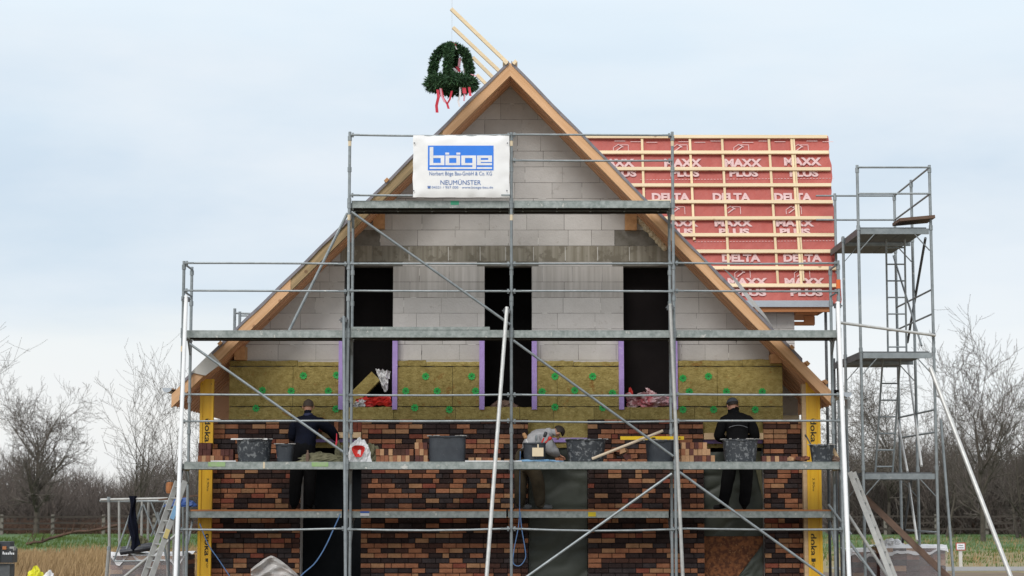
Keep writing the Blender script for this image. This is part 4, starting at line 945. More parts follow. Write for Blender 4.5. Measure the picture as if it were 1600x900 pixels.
# diagonals
def diag(p0, p1, y=-0.05, r=0.0205, m='steel', name='diagonal_brace'): tube(P(*p0, y), P(*p1, y), r, M[m], sc, name, ends=False)
diag((296, 537), (543, 711)); diag((549, 331), (797, 507)); diag((802, 532), (1052, 713)); diag((1062, 738), (1298, 908)); diag((1050, 740), (822, 902))
diag((543, 333), (452, 516), y=0.70, r=0.024, name='stabiliser_tube')
# raking poles in front
def rake(p0, p1, y0, y1, r, m, label=None):
    a_ = P(*p0, y0); b_ = P(*p1, y1); d = (b_ - a_).normalized(); e_ = b_ + d * ((b_.z - 0.02) / -d.z)
    o = tube(a_, e_, r, M[m], sc, 'raking_pole', 12)
    if label: o['label'] = label
    mb = MB(); mb.box(a_ + d * 0.06 + Vector((0, 0.03, 0)), (0.10, 0.09, 0.07)); mb.tube([a_ + d * 0.06 + Vector((-0.07, 0, 0)), a_ + d * 0.06 + Vector((0.07, 0, 0))], 0.012, 6); mb.build('coupler', M['steel_dark'], sc)
rake((291, 462), (274, 905), -0.07, -1.1, 0.031, 'alu_white', 'white painted raking pole'); rake((1309, 472), (1327, 905), -0.07, -1.1, 0.034, 'alu_white', 'white painted raking pole')
rake((792, 480), (760, 905), -0.08, -1.0, 0.030, 'alu', 'pale aluminium raking pole'); rake((1047, 475), (1067, 905), -0.08, -0.9, 0.028, 'alu_dull'); rake((537, 494), (540, 905), -0.08, -0.6, 0.025, 'steel')
# markings on decks
def mark(px0, px1, py0, py1, Y, m, name='paint_mark', parent=sc):
    a_ = P(px0, py1, Y); b_ = P(px1, py0, Y); mb = MB(); mb.bbox(a_.x, b_.x, Y - 0.0015, Y + 0.002, a_.z, b_.z); return mb.build(name, M[m], parent)
mark(704, 717, 314, 320, 0.033, 'green_paint'); mark(325, 352, 722, 729, 0.033, 'lime_paint'); mark(487, 513, 722, 729, 0.033, 'lime_paint')
mark(563, 577, 799, 801.5, YP0 - 0.006, 'blue_sticker', 'blue_sticker'); mark(563, 577, 802, 806, YP0 - 0.006, 'white_sticker', 'white_sticker'); mark(919, 931, 800, 807, YP0 - 0.006, 'yellow_sticker', 'yellow_sticker')
mark(411, 414, 722, 732, 0.033, 'cream')

# ---- banner
def banner():
    Yb = -0.075
    t = thing('company_banner', P(720, 309, Yb), 'white company banner with blue logo hung on the top scaffold rail', 'banner')
    a_, b_ = P(645, 308, Yb), P(796, 211, Yb)
    def f(u, v):
        x = a_.x + (b_.x - a_.x) * u; z_ = a_.z + (b_.z - a_.z) * v
        e = max(0, 1 - min(u / 0.14, (1 - u) / 0.14, v / 0.12, (1 - v) / 0.14))
        y = Yb + 0.0 + e * 0.02 * (0.5 + mnoise.noise(Vector((u * 9, v * 6, 1)))) + 0.015 * e * e
        z_ += 0.004 * math.sin(u * 21) * (1 if v < 0.01 else 0) * 0.6
        return (x + (0.01 * mnoise.noise(Vector((v * 5, 0, 0))) if u in (0, 1) else 0), y, z_)
    mb = MB(); mb.grid(f, 40, 26); mb.build('cloth', M['banner'], t, smooth=True)
    def cr(x0, y0, x1, y1, m, dy, mbx):
        # rectangle in the 7.5x crop of the banner
        p = P(640 + x0 / 7.5, 200 + y1 / 7.5, Yb - dy); q = P(640 + x1 / 7.5, 200 + y0 / 7.5, Yb - dy)
        mbx.add([(p.x, p.y, p.z), (q.x, p.y, p.z), (q.x, p.y, q.z), (p.x, p.y, q.z)], [(0, 1, 2, 3)])
    mb = MB(); cr(214, 206, 984, 496, 0, 0.004, mb); lf = mb.build('logo_field', M['print_blue'], t)
    mb = MB()
    # b
    for r_ in ((234, 222, 278, 436), (278, 322, 408, 352), (364, 352, 408, 436), (278, 410, 364, 436),
               # o with dots
               (418, 288, 464, 312), (548, 288, 594, 312), (420, 322, 592, 352), (420, 352, 464, 436), (548, 352, 592, 436), (464, 410, 548, 436),
               # g
               (606, 322, 780, 352), (606, 352, 650, 436), (650, 410, 736, 436), (736, 352, 780, 480), (234, 458, 736, 480),
               # e
               (790, 322, 966, 352), (790, 352, 834, 436), (922, 352, 966, 398), (834, 374, 922, 398), (834, 410, 966, 436), (790, 458, 966, 480)):
        cr(*r_, 0, 0.0075, mb)
    mb.build('logo_letters', M['print_white'], lf)
    k = mpp(Yb)
    text('Norbert Böge Bau-GmbH & Co. KG', P(719.8, 272, Yb - 0.006), 99 * k, 8 * k, M['print_navy'], t, bold=0.0)
    text('NEUMÜNSTER', P(719.8, 284.3, Yb - 0.006), 64 * k, 9 * k, M['print_navy'], t, bold=0.0)
    text('04321 / 957 000 · www.boege-bau.de', P(722.5, 293.2, Yb - 0.006), 97 * k, 5 * k, M['print_navy'], t, bold=0.0)
    mb = MB(); q = P(670.5, 293.2, Yb - 0.006); mb.box(q, (0.045, 0.001, 0.022)); mb.box(q + Vector((0, 0, 0.022)), (0.055, 0.001, 0.01)); mb.build('telephone_symbol', M['print_navy'], t)
    for px, py in ((647.5, 223.5), (793, 223.5), (646.5, 298), (792, 298)):
        mb = MB(); mb.lathe([(0.012, 0), (0.012, 0.004), (0.004, 0.005)], (0, 0, 0), 10); o = mb.build('grommet', M['grommet'], t); o.location = P(px, py, Yb - 0.008) - wl(t); o.rotation_euler = (R(90), 0, 0)
banner()

# ================================================================ SCAFFOLD TOWER AND THINGS BEHIND
tw = thing('scaffold_tower', (PX(1396, 2), 2, 0), 'tall narrow scaffold tower with ladders beside the wing, right of the house', 'scaffold')
YT0, YT1, YT2 = 1.0, 2.45, 3.9
TX = (PX(1340, YT0, 300), PX(1453, YT0, 300))
TZ = [PZ(355, YT0), PZ(549, YT0), PZ(738, YT0)]
ttop = PZ(258, YT0)
for Yd in (YT0, YT1, YT2):
    for x in TX:
        if Yd == YT2 and x == TX[0]: x += 0.12
        z_ = ttop if not (Yd != YT0 and x == TX[0]) else (TZ[0] + 0.05)
        mb = MB(); mb.tube([(x, Yd, 0.02), (x, Yd, z_)], 0.024, 10)
        for dz in (0.0, 2.0, 3.9, -0.95):
            if TZ[0] - dz > z_: continue
            mb.tube([(x, Yd, TZ[0] - dz - 0.05), (x, Yd, TZ[0] - dz + 0.03)], 0.032, 8)
        mb.box((x, Yd, 0.01), (0.15, 0.15, 0.012)); mb.build('standard', M['steel'], tw)
for lv, z_ in enumerate(TZ):
    for Ya, Yb_ in ((YT0, YT1), (YT1, YT2)):
        mb = MB(); mb.bbox(TX[0] + 0.03, TX[1] - 0.03, Ya + 0.01, Ya + 0.05, z_ - 0.11, z_ - 0.02)
        mb.beam((TX[0] + 0.02, Ya + .03, z_ - 0.38), (TX[0] + 0.27, Ya + .03, z_ - 0.1), 0.012, 0.035, (0, 1, 0)); mb.beam((TX[1] - 0.02, Ya + .03, z_ - 0.38), (TX[1] - 0.27, Ya + .03, z_ - 0.1), 0.012, 0.035, (0, 1, 0))
        mb.build('transom', M['steel'], tw)
        if lv < 2 or Ya == YT0:
            for k in range(3 if lv < 2 else 3):
                w = (TX[1] - TX[0] - 0.1) / 3; x0 = TX[0] + 0.04 + w * k
                mb = MB(); mb.bbox(x0, x0 + w - 0.01, Ya + 0.02, Yb_ - 0.03, z_ - 0.06, z_); mb.build('deck_board', M['steel_dark'], tw)
    mb = MB(); mb.bbox(TX[0] + 0.02, TX[0] + 0.035, YT0, YT2, z_ - 0.1, z_ + 0.01); mb.build('side_board', M['steel_dark'], tw) if lv < 2 else None
tz1, tz2 = PZ(262, YT0), PZ(303, YT0)
for z_ in (tz1, tz2):
    tube((TX[0], YT0 - .03, z_), (TX[1], YT0 - .03, z_), 0.0165, M['steel'], tw, 'guardrail')
    tube((TX[1], YT0, z_), (TX[1], YT2, z_ - 0.0), 0.0165, M['steel'], tw, 'guardrail')
    tube((TX[0] - 0.22, YT2, z_), (TX[1], YT2, z_), 0.0165, M['steel'], tw, 'guardrail')
for z_ in (PZ(452, YT0), PZ(490, YT0), PZ(640, YT0), PZ(675, YT0), PZ(832, YT0)):
    tube((TX[1], YT0, z_), (TX[1], YT2, z_), 0.0165, M['steel'], tw, 'side_rail')
# braces on tower
tube(P(1446, 372, YT0 + .05), P(1418, 535, YT2), 0.022, M['steel_dark'], tw, 'diagonal_brace')
tube(P(1396, 400, YT2), P(1440, 540, YT0 + .1), 0.018, M['steel'], tw, 'diagonal_brace')
tube(P(1419, 570, YT2), P(1440, 728, YT0 + .1), 0.02, M['alu'], tw, 'diagonal_brace')
tube(P(1402, 655, YT2), P(1418, 737, YT1), 0.02, M['alu'], tw, 'diagonal_brace'); tube(P(1420, 755, YT1), P(1433, 845, YT0), 0.02, M['alu'], tw, 'diagonal_brace'); tube(P(1425, 745, YT1), P(1410, 850, YT2), 0.02, M['steel_dark'], tw, 'diagonal_brace')
def ladder(a_, b_, w, n, m, name, parent=None, rail_w=0.05, rr=0.014, side=Vector((1, 0, 0)), round_=True):
    """ladder from foot a to top b"""
    a_, b_ = Vector(a_), Vector(b_)
    objs = []
    t = parent
    for s_ in (-0.5, 0.5):
        mb = MB(); p, q = a_ + side * w * s_, b_ + side * w * s_
        if round_: mb.tube([p, q], 0.017, 8)
        else: mb.beam(p, q, 0.028, rail_w, (b_ - a_).cross(side))
        mb.build('ladder_rail' if parent and name is None else 'rail', m, t)
    for k in range(n):
        c = a_.lerp(b_, (k + 0.5) / n); mb = MB(); mb.tube([c - side * w / 2, c + side * w / 2], rr, 6); mb.build('rung', m, t)
def ladder_thing(name, a_, b_, w, n, m, label, **kw):
    t = thing(name, (a_[0], a_[1], a_[2]), label, 'ladder'); ladder(a_, b_, w, n, m, name, t, **kw); return t
Yl = 2.2; k = mpp(Yl)
ladder_thing('steel_ladder', P(1402, 555, Yl), P(1399, 374, Yl - 0.4), 29 * k, 7, M['steel'], 'steel ladder leading to the top deck of the tower')
ladder_thing('steel_ladder', P(1381, 742, Yl), P(1393, 560, Yl - 0.4), 27 * k, 7, M['steel'], 'steel ladder leading to the middle deck of the tower')
mb = MB(); pts = [P(1398, 352, 1.15), P(1452, 346, 1.3)]; mb.beam(P(1400, 352, 1.2) + Vector((0, 0, 0.05)), P(1455, 347, 1.2) + Vector((0, 0, 0.05)), 0.6, 0.05, (0, 0, 1)); o = mb.build('dark_board', M['board_dark']); tag(o, 'dark wooden board tilted on the top deck of the tower', 'board')
# loose tube across
t = thing('cross_tube', P(1380, 515, 0.9), 'pale horizontal tube tying the house scaffold to the tower', 'tube')
tube(P(1311, 504, 0.2), P(1461, 524, 0.93), 0.024, M['alu'], t, 'tube_body', 10); mb = MB(); mb.lathe([(0.03, -0.03), (0.05, 0), (0.03, 0.03)], P(1458, 523, 0.95), 10); mb.build('coupler', M['steel_dark'], t)
def prop(p0, p1, y0, y1, r, m, label, name='raking_tube', ext=True, cat='tube'):
    a_, b_ = P(*p0, y0), P(*p1, y1); d = (b_ - a_).normalized()
    if ext and b_.z > 0.03: b_ = b_ + d * ((b_.z - 0.02) / -d.z)
    mb = MB(); mb.tube([a_, b_], r, 10); o = mb.build(name, M[m]); tag(o, label, cat); return o
prop((1454, 575), (1580, 903), 0.95, -0.2, 0.036, 'alu', 'long silver tube leaning from the tower down to the right')
prop((1470, 655), (1490, 900), 1.6, 1.4, 0.022, 'steel', 'thin grey tube standing beside the long leaning silver tube')
prop((1326, 805), (1390, 905), 0.9, 0.3, 0.026, 'alu_dull', 'upper of two grey tubes leaning on the right scaffold end')
prop((1326, 845), (1370, 905), 0.9, 0.4, 0.024, 'steel', 'lower of two grey tubes leaning on the right scaffold end')
prop((1294, 788), (1330, 835), 0.7, 0.7, 0.02, 'steel', 'short steel tube sticking out at the right end of the bracket platform', ext=False)
ladder_thing('aluminium_ladder', (P(1404, 905, -0.1)) + Vector((0.1, 0, -0.45)), P(1331, 738, 0.9), 0.34, 11, M['alu_dull'], 'dull aluminium ladder leaning against the right end of the scaffold', side=Vector((0.35, 0.94, 0)).normalized(), round_=False, rail_w=0.075)
ladder_thing('aluminium_ladder', (P(226, 905, -0.5)) + Vector((-0.12, 0, -0.45)), P(283, 752, 0.1), 0.34, 11, M['alu_dull'], 'aluminium ladder with blue and yellow stickers leaning at the left scaffold end', side=Vector((0.5, -0.86, 0)).normalized(), round_=False, rail_w=0.08)
mb = MB(); mb.beam(P(1338, 765, 1.6), P(1482, 903, 1.2), 0.10, 0.045, (0, 1, 0)); o = mb.build('weathered_plank', M['board_dark']); tag(o, 'dark weathered plank sloping down across the wrapped bricks at the right', 'plank')
# far scaffold behind the left roof slope
t = thing('rear_scaffold', (PX(372, 9), 9, 0), 'top of another scaffold peeping over the left roof slope', 'scaffold')
for px, py in ((365, 482), (373, 487)):
    x = PX(px, 9); tube((x, 9, 0), (x, 9, PZ(py, 9)), 0.03, M['steel'], t, 'standard')
tube(P(365, 489, 9), P(392, 490, 9), 0.022, M['steel'], t, 'guardrail'); tube(P(373, 493, 9.4), P(400, 493, 9.4), 0.022, M['steel'], t, 'guardrail')
# posts behind the right eaves
for px, yt, lab in ((1292, 486, 'dark scaffold post behind the right eaves, nearer the house'), (1303.5, 560, 'dark scaffold post behind the right eaves, next to the white pole')):
    x = PX(px, 3.9); o = None; mb = MB(); mb.tube([(x, 3.9, 0), (x, 3.9, PZ(yt, 3.9))], 0.026, 8); o = mb.build('scaffold_post', M['steel_dark']); tag(o, lab, 'post')
# ================================================================ PEOPLE
def lerp3(a_, b_, t): return Vector(a_).lerp(Vector(b_), t)
def person(base, J, mats, label, hair='hair_dark', cap=None, scale=1.0):
    """J: joints in metres, x right, y away from the camera, z up, feet at 0. One skinned surface for the whole body."""
    t = thing('person', base, label, 'person')
    verts, edges, rad, reg = [], [], [], []
    def v(p, r, g): verts.append(Vector(p)); rad.append(r if isinstance(r, tuple) else (r, r)); reg.append(g); return len(verts) - 1
    def e(a_, b_): edges.append((a_, b_))
    G = J.get('bulk', 1.2)
    pel = v(J['pelvis'], (0.16 * G, 0.13 * G), 'T')
    wa = v(J['waist'], (0.165 * G, 0.13 * G), 'S'); ch = v(J['chest'], (0.185 * G, 0.145 * G), 'S'); ub = v(J['upper'], (0.14 * G, 0.11 * G), 'S')
    nb = v(J['neck'], 0.062, 'K'); hb = v(J['skull'], (0.078, 0.082), 'K'); ht = v(J['crown'], (0.074, 0.08), 'K')
    for a_, b_ in ((pel, wa), (wa, ch), (ch, ub), (ub, nb), (nb, hb), (hb, ht)): e(a_, b_)
    for s_ in ('l', 'r'):
        sh = v(J['sh_' + s_], 0.088 * G, 'S'); um = v(lerp3(J['sh_' + s_], J['el_' + s_], 0.5), 0.075 * G, 'S'); el = v(J['el_' + s_], 0.066 * G, 'S'); fm = v(lerp3(J['el_' + s_], J['wr_' + s_], 0.45), 0.058 * G, 'S'); cf = v(lerp3(J['el_' + s_], J['wr_' + s_], 0.88), 0.046 * G, 'S'); wr = v(J['wr_' + s_], 0.027, 'K')
        for a_, b_ in ((ub, sh), (sh, um), (um, el), (el, fm), (fm, cf), (cf, wr)): e(a_, b_)
        d = (Vector(J['wr_' + s_]) - Vector(J['el_' + s_])).normalized(); side = d.cross(Vector((0, 0, 1)));
        side = side.normalized() if side.length > 0.2 else Vector((1, 0, 0)); dn = d.cross(side).normalized()
        if dn.z > 0: dn = -dn
        palm = v(Vector(J['wr_' + s_]) + d * 0.06, (0.034, 0.022), 'K'); e(wr, palm)
        for i, (o_, l_) in enumerate(((-0.030, 0.066), (-0.010, 0.076), (0.010, 0.072), (0.029, 0.058))):
            b0 = v(Vector(J['wr_' + s_]) + d * 0.095 + side * o_, 0.0095, 'K'); b1 = v(Vector(J['wr_' + s_]) + d * (0.095 + l_ * 0.5) + side * o_ * 1.1 + dn * 0.010, 0.0088, 'K'); b2 = v(Vector(J['wr_' + s_]) + d * (0.095 + l_ * 0.8) + side * o_ * 1.1 + dn * 0.032, 0.0075, 'K')
            e(palm, b0); e(b0, b1); e(b1, b2)
        sg = -1 if s_ == 'r' else 1
        t0 = v(Vector(J['wr_' + s_]) + d * 0.045 + side * 0.038 * sg + dn * 0.008, 0.012, 'K'); t1 = v(Vector(J['wr_' + s_]) + d * 0.085 + side * 0.055 * sg + dn * 0.025, 0.0095, 'K'); e(palm, t0); e(t0, t1)
        hp = v(J['hip_' + s_], 0.12 * G, 'T'); tm = v(lerp3(J['hip_' + s_], J['kn_' + s_], 0.5), 0.102 * G, 'T'); kn = v(J['kn_' + s_], 0.084 * G, 'T'); cm = v(lerp3(J['kn_' + s_], J['an_' + s_], 0.4), 0.080 * G, 'T'); an = v(J['an_' + s_], 0.070 * G, 'T')
        for a_, b_ in ((pel, hp), (hp, tm), (tm, kn), (kn, cm), (cm, an)): e(a_, b_)
        fd = Vector(J.get('foot_' + s_, (0, 1, 0))).normalized(); A = Vector(J['an_' + s_]); A2 = Vector((A.x, A.y, 0.055))
        hl = v(A2 - fd * 0.03, 0.048, 'F'); bl = v(Vector((A.x, A.y, 0.042)) + fd * 0.12, (0.048, 0.038), 'F'); to = v(Vector((A.x, A.y, 0.036)) + fd * 0.20, (0.038, 0.030), 'F'); e(an, hl); e(hl, bl); e(bl, to)
    me = bpy.data.meshes.new('body'); me.from_pydata([tuple(p) for p in verts], edges, []); o = bpy.data.objects.new('body', me); COL.objects.link(o)
    md = o.modifiers.new('s', 'SKIN'); md.use_smooth_shade = True; md.branch_smoothing = 0.6
    for i, sv in enumerate(me.skin_vertices[0].data): sv.radius = rad[i]; sv.use_root = (i == 0)
    md2 = o.modifiers.new('d', 'SUBSURF'); md2.levels = 2; md2.render_levels = 2
    dep = bpy.context.evaluated_depsgraph_get(); me2 = bpy.data.meshes.new_from_object(o.evaluated_get(dep)); bpy.data.objects.remove(o)
    keys = ['K', 'S', 'T', 'F']; me2.materials.clear()
    for k_ in keys: me2.materials.append(M[mats[k_]])
    V = np.array([tuple(p) for p in verts]); seg = [(V[a_], V[b_], reg[a_], reg[b_], rad[a_][0], rad[b_][0]) for a_, b_ in edges]
    A = np.array([s_[0] for s_ in seg]); B = np.array([s_[1] for s_ in seg]); D = B - A; LL = (D ** 2).sum(1)
    RA = np.array([s_[4] for s_ in seg]); RB = np.array([s_[5] for s_ in seg])
    for poly in me2.polygons:
        c = np.array(poly.center); tt = np.clip(((c - A) * D).sum(1) / LL, 0, 1); dist = np.linalg.norm(A + D * tt[:, None] - c, axis=1) - (RA + (RB - RA) * tt)
        i = int(dist.argmin()); g = seg[i][2] if tt[i] < 0.6 else seg[i][3]
        poly.material_index = keys.index(g); poly.use_smooth = True
    # cloth folds
    me2.update(); nn = [vv.normal.copy() for vv in me2.vertices]
    for vv, n_ in zip(me2.vertices, nn):
        a_ = 0.010 * mnoise.noise(vv.co * 9 + Vector((base[0], 0, 0))) + 0.006 * mnoise.noise(vv.co * Vector((14, 14, 30)) if False else Vector((vv.co.x * 12, vv.co.y * 12, vv.co.z * 28)))
        if vv.co.z < 0.1 or vv.co.z > J['neck'][2]: a_ *= 0.1
        vv.co += n_ * a_
    me2.name = 'body'; b_o = bpy.data.objects.new('body', me2); COL.objects.link(b_o); link(b_o, Vector(base), t)
    # head details: hair shell, ears, nose
    S, C = Vector(J['skull']), Vector(J['crown']); up = (C - S).normalized(); fw = Vector(J.get('face', (0, 1, 0))).normalized(); fw = (fw - up * fw.dot(up)).normalized(); sd_ = fw.cross(up)
    cen = S.lerp(C, 0.55); Rm = Matrix((sd_, fw, up)).transposed()
    def ell(mb, c, rx, ry, rz, n1=14, n2=10, keep=lambda p: True):
        k0 = len(mb.v)
        for i in range(n2 + 1):
            th = math.pi * i / n2
            for j in range(n1):
                ph = 2 * math.pi * j / n1; p = Vector((rx * math.sin(th) * math.cos(ph), ry * math.sin(th) * math.sin(ph), rz * math.cos(th)))
                mb.v.append(tuple(c + Rm @ p + Vector(base)))
        for i in range(n2):
            for j in range(n1):
                th = math.pi * (i + .5) / n2; ph = 2 * math.pi * (j + .5) / n1; q = (math.sin(th) * math.cos(ph), math.sin(th) * math.sin(ph), math.cos(th))
                if keep(q): mb.f.append((k0 + i * n1 + j, k0 + i * n1 + (j + 1) % n1, k0 + (i + 1) * n1 + (j + 1) % n1, k0 + (i + 1) * n1 + j)); mb.m.append(0)
    mb = MB(); ell(mb, cen + up * 0.012 - fw * 0.006, 0.089, 0.104, 0.104, keep=lambda q: q[2] > 0.25 or (q[1] < 0.15 and q[2] > -0.45)); mb.build('hair', M[hair], t, smooth=True)
    mb = MB()
    for s_ in (-1, 1): ell(mb, cen - up * 0.02 + sd_ * 0.086 * s_, 0.012, 0.02, 0.032, 8, 6)
    mb.build('ear', M['skin'], t, smooth=True)
    mb = MB(); ell(mb, cen + fw * 0.098 - up * 0.035, 0.014, 0.02, 0.026, 8, 6); mb.build('nose', M['skin'], t, smooth=True)
    mb = MB(); ell(mb, cen + fw * 0.092 - up * 0.072, 0.024, 0.008, 0.007, 8, 6); mb.build('mouth', M['pink_plastic'] if False else M['sign_red'], t, smooth=True)
    for s_ in (-1, 1): mb = MB(); ell(mb, cen + fw * 0.086 + sd_ * 0.032 * s_ + up * 0.0, 0.013, 0.008, 0.008, 8, 6); mb.build('eye', M['ink'], t, smooth=True)
    if cap:
        mb = MB(); ell(mb, cen + up * 0.03, 0.098, 0.112, 0.095, keep=lambda q: q[2] > 0.0); mb.box(Vector(base) + cen + up * 0.03 + fw * 0.14, (0.15, 0.09, 0.008), Rm); mb.build('cap', M[cap], t, smooth=True)
    # collar
    NK, U = Vector(J['neck']), Vector(J['upper']); mb = MB(); d = (NK - U).normalized(); mb.tube([Vector(base) + U.lerp(NK, 0.45), Vector(base) + U.lerp(NK, 0.95)], [0.088, 0.076], 12); mb.build('collar', M[mats['C']], t, smooth=True)
    return t
def mir(d):
    out = {}
    for k_, v_ in d.items(): out[k_] = v_
    return out
# left worker: leans slightly, both arms reach right along the beam
b1 = Vector((PX(479, 1.12), 1.12, ZW + 0.001))
J1 = dict(bulk=1.34, pelvis=(-0.03, 0, 0.95), waist=(-0.01, 0.02, 1.08), chest=(0.02, 0.05, 1.27), upper=(0.03, 0.07, 1.43), neck=(0.02, 0.09, 1.55), skull=(0.02, 0.12, 1.635), crown=(0.02, 0.135, 1.70), face=(0, 1, -0.4),
  sh_l=(-0.17, 0.06, 1.42), el_l=(-0.25, 0.16, 1.16), wr_l=(-0.02, 0.34, 1.12), sh_r=(0.22, 0.08, 1.41), el_r=(0.40, 0.22, 1.27), wr_r=(0.47, 0.38, 1.12),
  hip_l=(-0.12, 0, 0.90), kn_l=(-0.15, 0.03, 0.50), an_l=(-0.18, 0.0, 0.10), hip_r=(0.06, 0, 0.90), kn_r=(0.07, 0.05, 0.50), an_r=(0.06, 0.02, 0.10), foot_l=(-0.15, 1, 0), foot_r=(0.35, 1, 0))
person(b1, J1, dict(K='skin', S='navy_cloth', T='black_cloth', F='shoe_black', C='collar'), 'worker in a navy jacket with cropped hair, seen from behind at the left', hair='hair_short')
# right worker: upright, elbows out, grey cap
b3 = Vector((PX(1150, 1.12), 1.12, ZW + 0.001))
J3 = dict(bulk=1.36, pelvis=(0.02, 0, 0.97), waist=(0.02, 0.01, 1.10), chest=(0.02, 0.04, 1.30), upper=(0.01, 0.07, 1.47), neck=(-0.02, 0.10, 1.58), skull=(-0.04, 0.14, 1.655), crown=(-0.045, 0.16, 1.72), face=(-0.2, 1, -0.5),
  sh_l=(-0.19, 0.05, 1.44), el_l=(-0.30, 0.08, 1.17), wr_l=(-0.12, 0.30, 1.12), sh_r=(0.21, 0.05, 1.44), el_r=(0.33, 0.08, 1.17), wr_r=(0.16, 0.30, 1.12),
  hip_l=(-0.08, 0, 0.92), kn_l=(-0.14, 0.04, 0.52), an_l=(-0.22, 0.02, 0.10), hip_r=(0.12, 0, 0.92), kn_r=(0.16, 0.05, 0.52), an_r=(0.11, 0.02, 0.10), foot_l=(-0.8, 0.7, 0), foot_r=(0.1, 1, 0))
p3 = person(b3, J3, dict(K='skin', S='black_cloth', T='black_cloth', F='shoe_black', C='black_cloth'), 'worker in black jacket and grey cap, seen from behind at the right', cap='cap')
mb = MB(); mb.tube([b3 + Vector((-0.14 + 0.3 * i / 8, -0.135, 1.315 + 0.035 * math.sin(math.pi * i / 8))) for i in range(9)], 0.005, 6); mb.build('reflective_piping', M['reflect'], p3)
# middle worker: bends over to the right
b2 = Vector((PX(832, 1.1), 1.1, ZW + 0.001))
J2 = dict(bulk=1.38, pelvis=(-0.17, 0.0, 0.90), waist=(-0.13, 0.02, 1.00), chest=(0.02, 0.05, 1.13), upper=(0.19, 0.08, 1.21), neck=(0.31, 0.10, 1.25), skull=(0.385, 0.11, 1.235), crown=(0.44, 0.115, 1.255), face=(0.25, 0.25, -1),
  sh_l=(0.17, 0.22, 1.20), el_l=(0.33, 0.28, 0.98), wr_l=(0.42, 0.36, 0.86), sh_r=(0.20, -0.06, 1.19), el_r=(0.28, -0.02, 0.95), wr_r=(0.42, 0.12, 0.88),
  hip_l=(-0.16, 0.10, 0.88), kn_l=(-0.19, 0.08, 0.48), an_l=(-0.20, 0.08, 0.10), hip_r=(-0.10, -0.08, 0.88), kn_r=(0.08, -0.06, 0.49), an_r=(0.12, -0.05, 0.10), foot_l=(1, 0.2, 0), foot_r=(1, 0.0, 0))
person(b2, J2, dict(K='skin', S='grey_cloth', T='olive_cloth', F='shoe', C='grey_cloth'), 'worker in a pale grey sweatshirt bending over to the right between the tubs')

# ================================================================ THINGS ON THE WORKING DECK
ZD = DT[0] + 0.004
def tub(px0, px1, ptop, Y, label, mt='tub', ex=2.0, depth=None, taper=0.80, rimc=True, cat='mortar tub', name='mortar_tub', fill_=True, handle=False, zb=None, group='black tubs and buckets on the working deck'):
    x0, x1 = PX(px0, Y), PX(px1, Y); w = (x1 - x0) / 2; zt_ = PZ(ptop, Y); zb = ZD if zb is None else zb; h = zt_ - zb; sy = (depth or w * 2) / 2 / w
    c = Vector(((x0 + x1) / 2, Y, zb)); t = thing(name, c, label, cat, group)
    mb = MB(); prof = [(w * taper * 0.97, 0), (w * taper, 0.01), (w * (taper + 1) / 2, h * 0.55), (w * 0.965, h - 0.035), (w * 0.975, h - 0.03), (w, h - 0.02), (w, h), (w * 0.955, h), (w * 0.93, h - 0.04), (w * 0.9 * (taper + 1) / 2, h * 0.6)]
    mb.lathe(prof, c, 28, 1, sy, ex); mb.build('shell', M[mt], t, smooth=False)
    if fill_:
        mb = MB(); n = 28
        mb.lathe([(w * 0.93, h * 0.86), (w * 0.7, h * 0.9), (w * 0.35, h * 0.95), (0.003, h * 0.93)], c, 20, 1, sy, ex, cap=False); mb.build('mortar', M['mortar'], t, smooth=True)
    if rimc:
        mb = MB()
        for k_ in range(22):
            a_ = random.uniform(0, 6.28); ct, st_ = math.cos(a_), math.sin(a_); xx = math.copysign(abs(ct) ** (2 / ex), ct) * w * 0.98; yy = math.copysign(abs(st_) ** (2 / ex), st_) * w * 0.98 * sy
            mb.box(c + Vector((xx, yy, h + 0.003)), (random.uniform(.02, .07), random.uniform(.01, .03), random.uniform(.006, .016)), Matrix.Rotation(random.uniform(-.4, .4), 3, 'Z'))
        mb.build('mortar_crust', M['mortar'], t)
    for s_ in (-1, 1):
        mb = MB(); mb.box(c + Vector((0, s_ * w * sy * 1.0, h - 0.02)), (0.10, 0.03, 0.014)); mb.build('rim_handle', M[mt], t)
    if handle:
        mb = MB(); mb.tube([c + Vector((w * math.cos(a_), -w * sy * 0.55 * math.sin(a_) - 0.01, h - 0.02 - 0.09 * math.sin(a_))) for a_ in [math.pi * i / 10 for i in range(11)]], 0.005, 6); mb.build('bail_handle', M['steel_dark'], t)
    return t
Yt = 0.34
tub(371, 427, 686.5, 0.36, 'wide round mortar tub with a white edge, left of the navy worker', taper=0.86)
tub(432, 461, 694, 0.30, 'small square-topped bucket just right of the wide round tub', mt='tub_clean', ex=3.2, taper=0.80, name='bucket', cat='bucket')
tub(670, 729, 681.5, 0.36, 'dark rectangular tub alone in the middle of the second bay', mt='tub_clean', ex=5, depth=0.42, taper=0.94)
tub(817, 853, 692, 0.26, 'bucket of tools with a white sticker in front of the bending worker', mt='tub_clean', ex=2.6, taper=0.9, rimc=False, fill_=False, name='bucket', cat='bucket')
tub(883, 947, 686.5, 0.40, 'largest mortar tub, streaked grey, right of the bending worker', taper=0.84, ex=2.4)
tub(1007, 1054, 688, 0.40, 'dark tub partly behind the upright under the yellow level', mt='tub_clean', taper=0.86, ex=2.4)
tub(1127, 1183, 686.5, 0.30, 'grey smeared tapered tub behind which the capped worker stands', taper=0.85, ex=2.6, depth=0.45)
tub(1263, 1301, 695, 0.36, 'bucket with a trowel in it at the right end of the deck', taper=0.82, name='bucket', cat='bucket', handle=True)
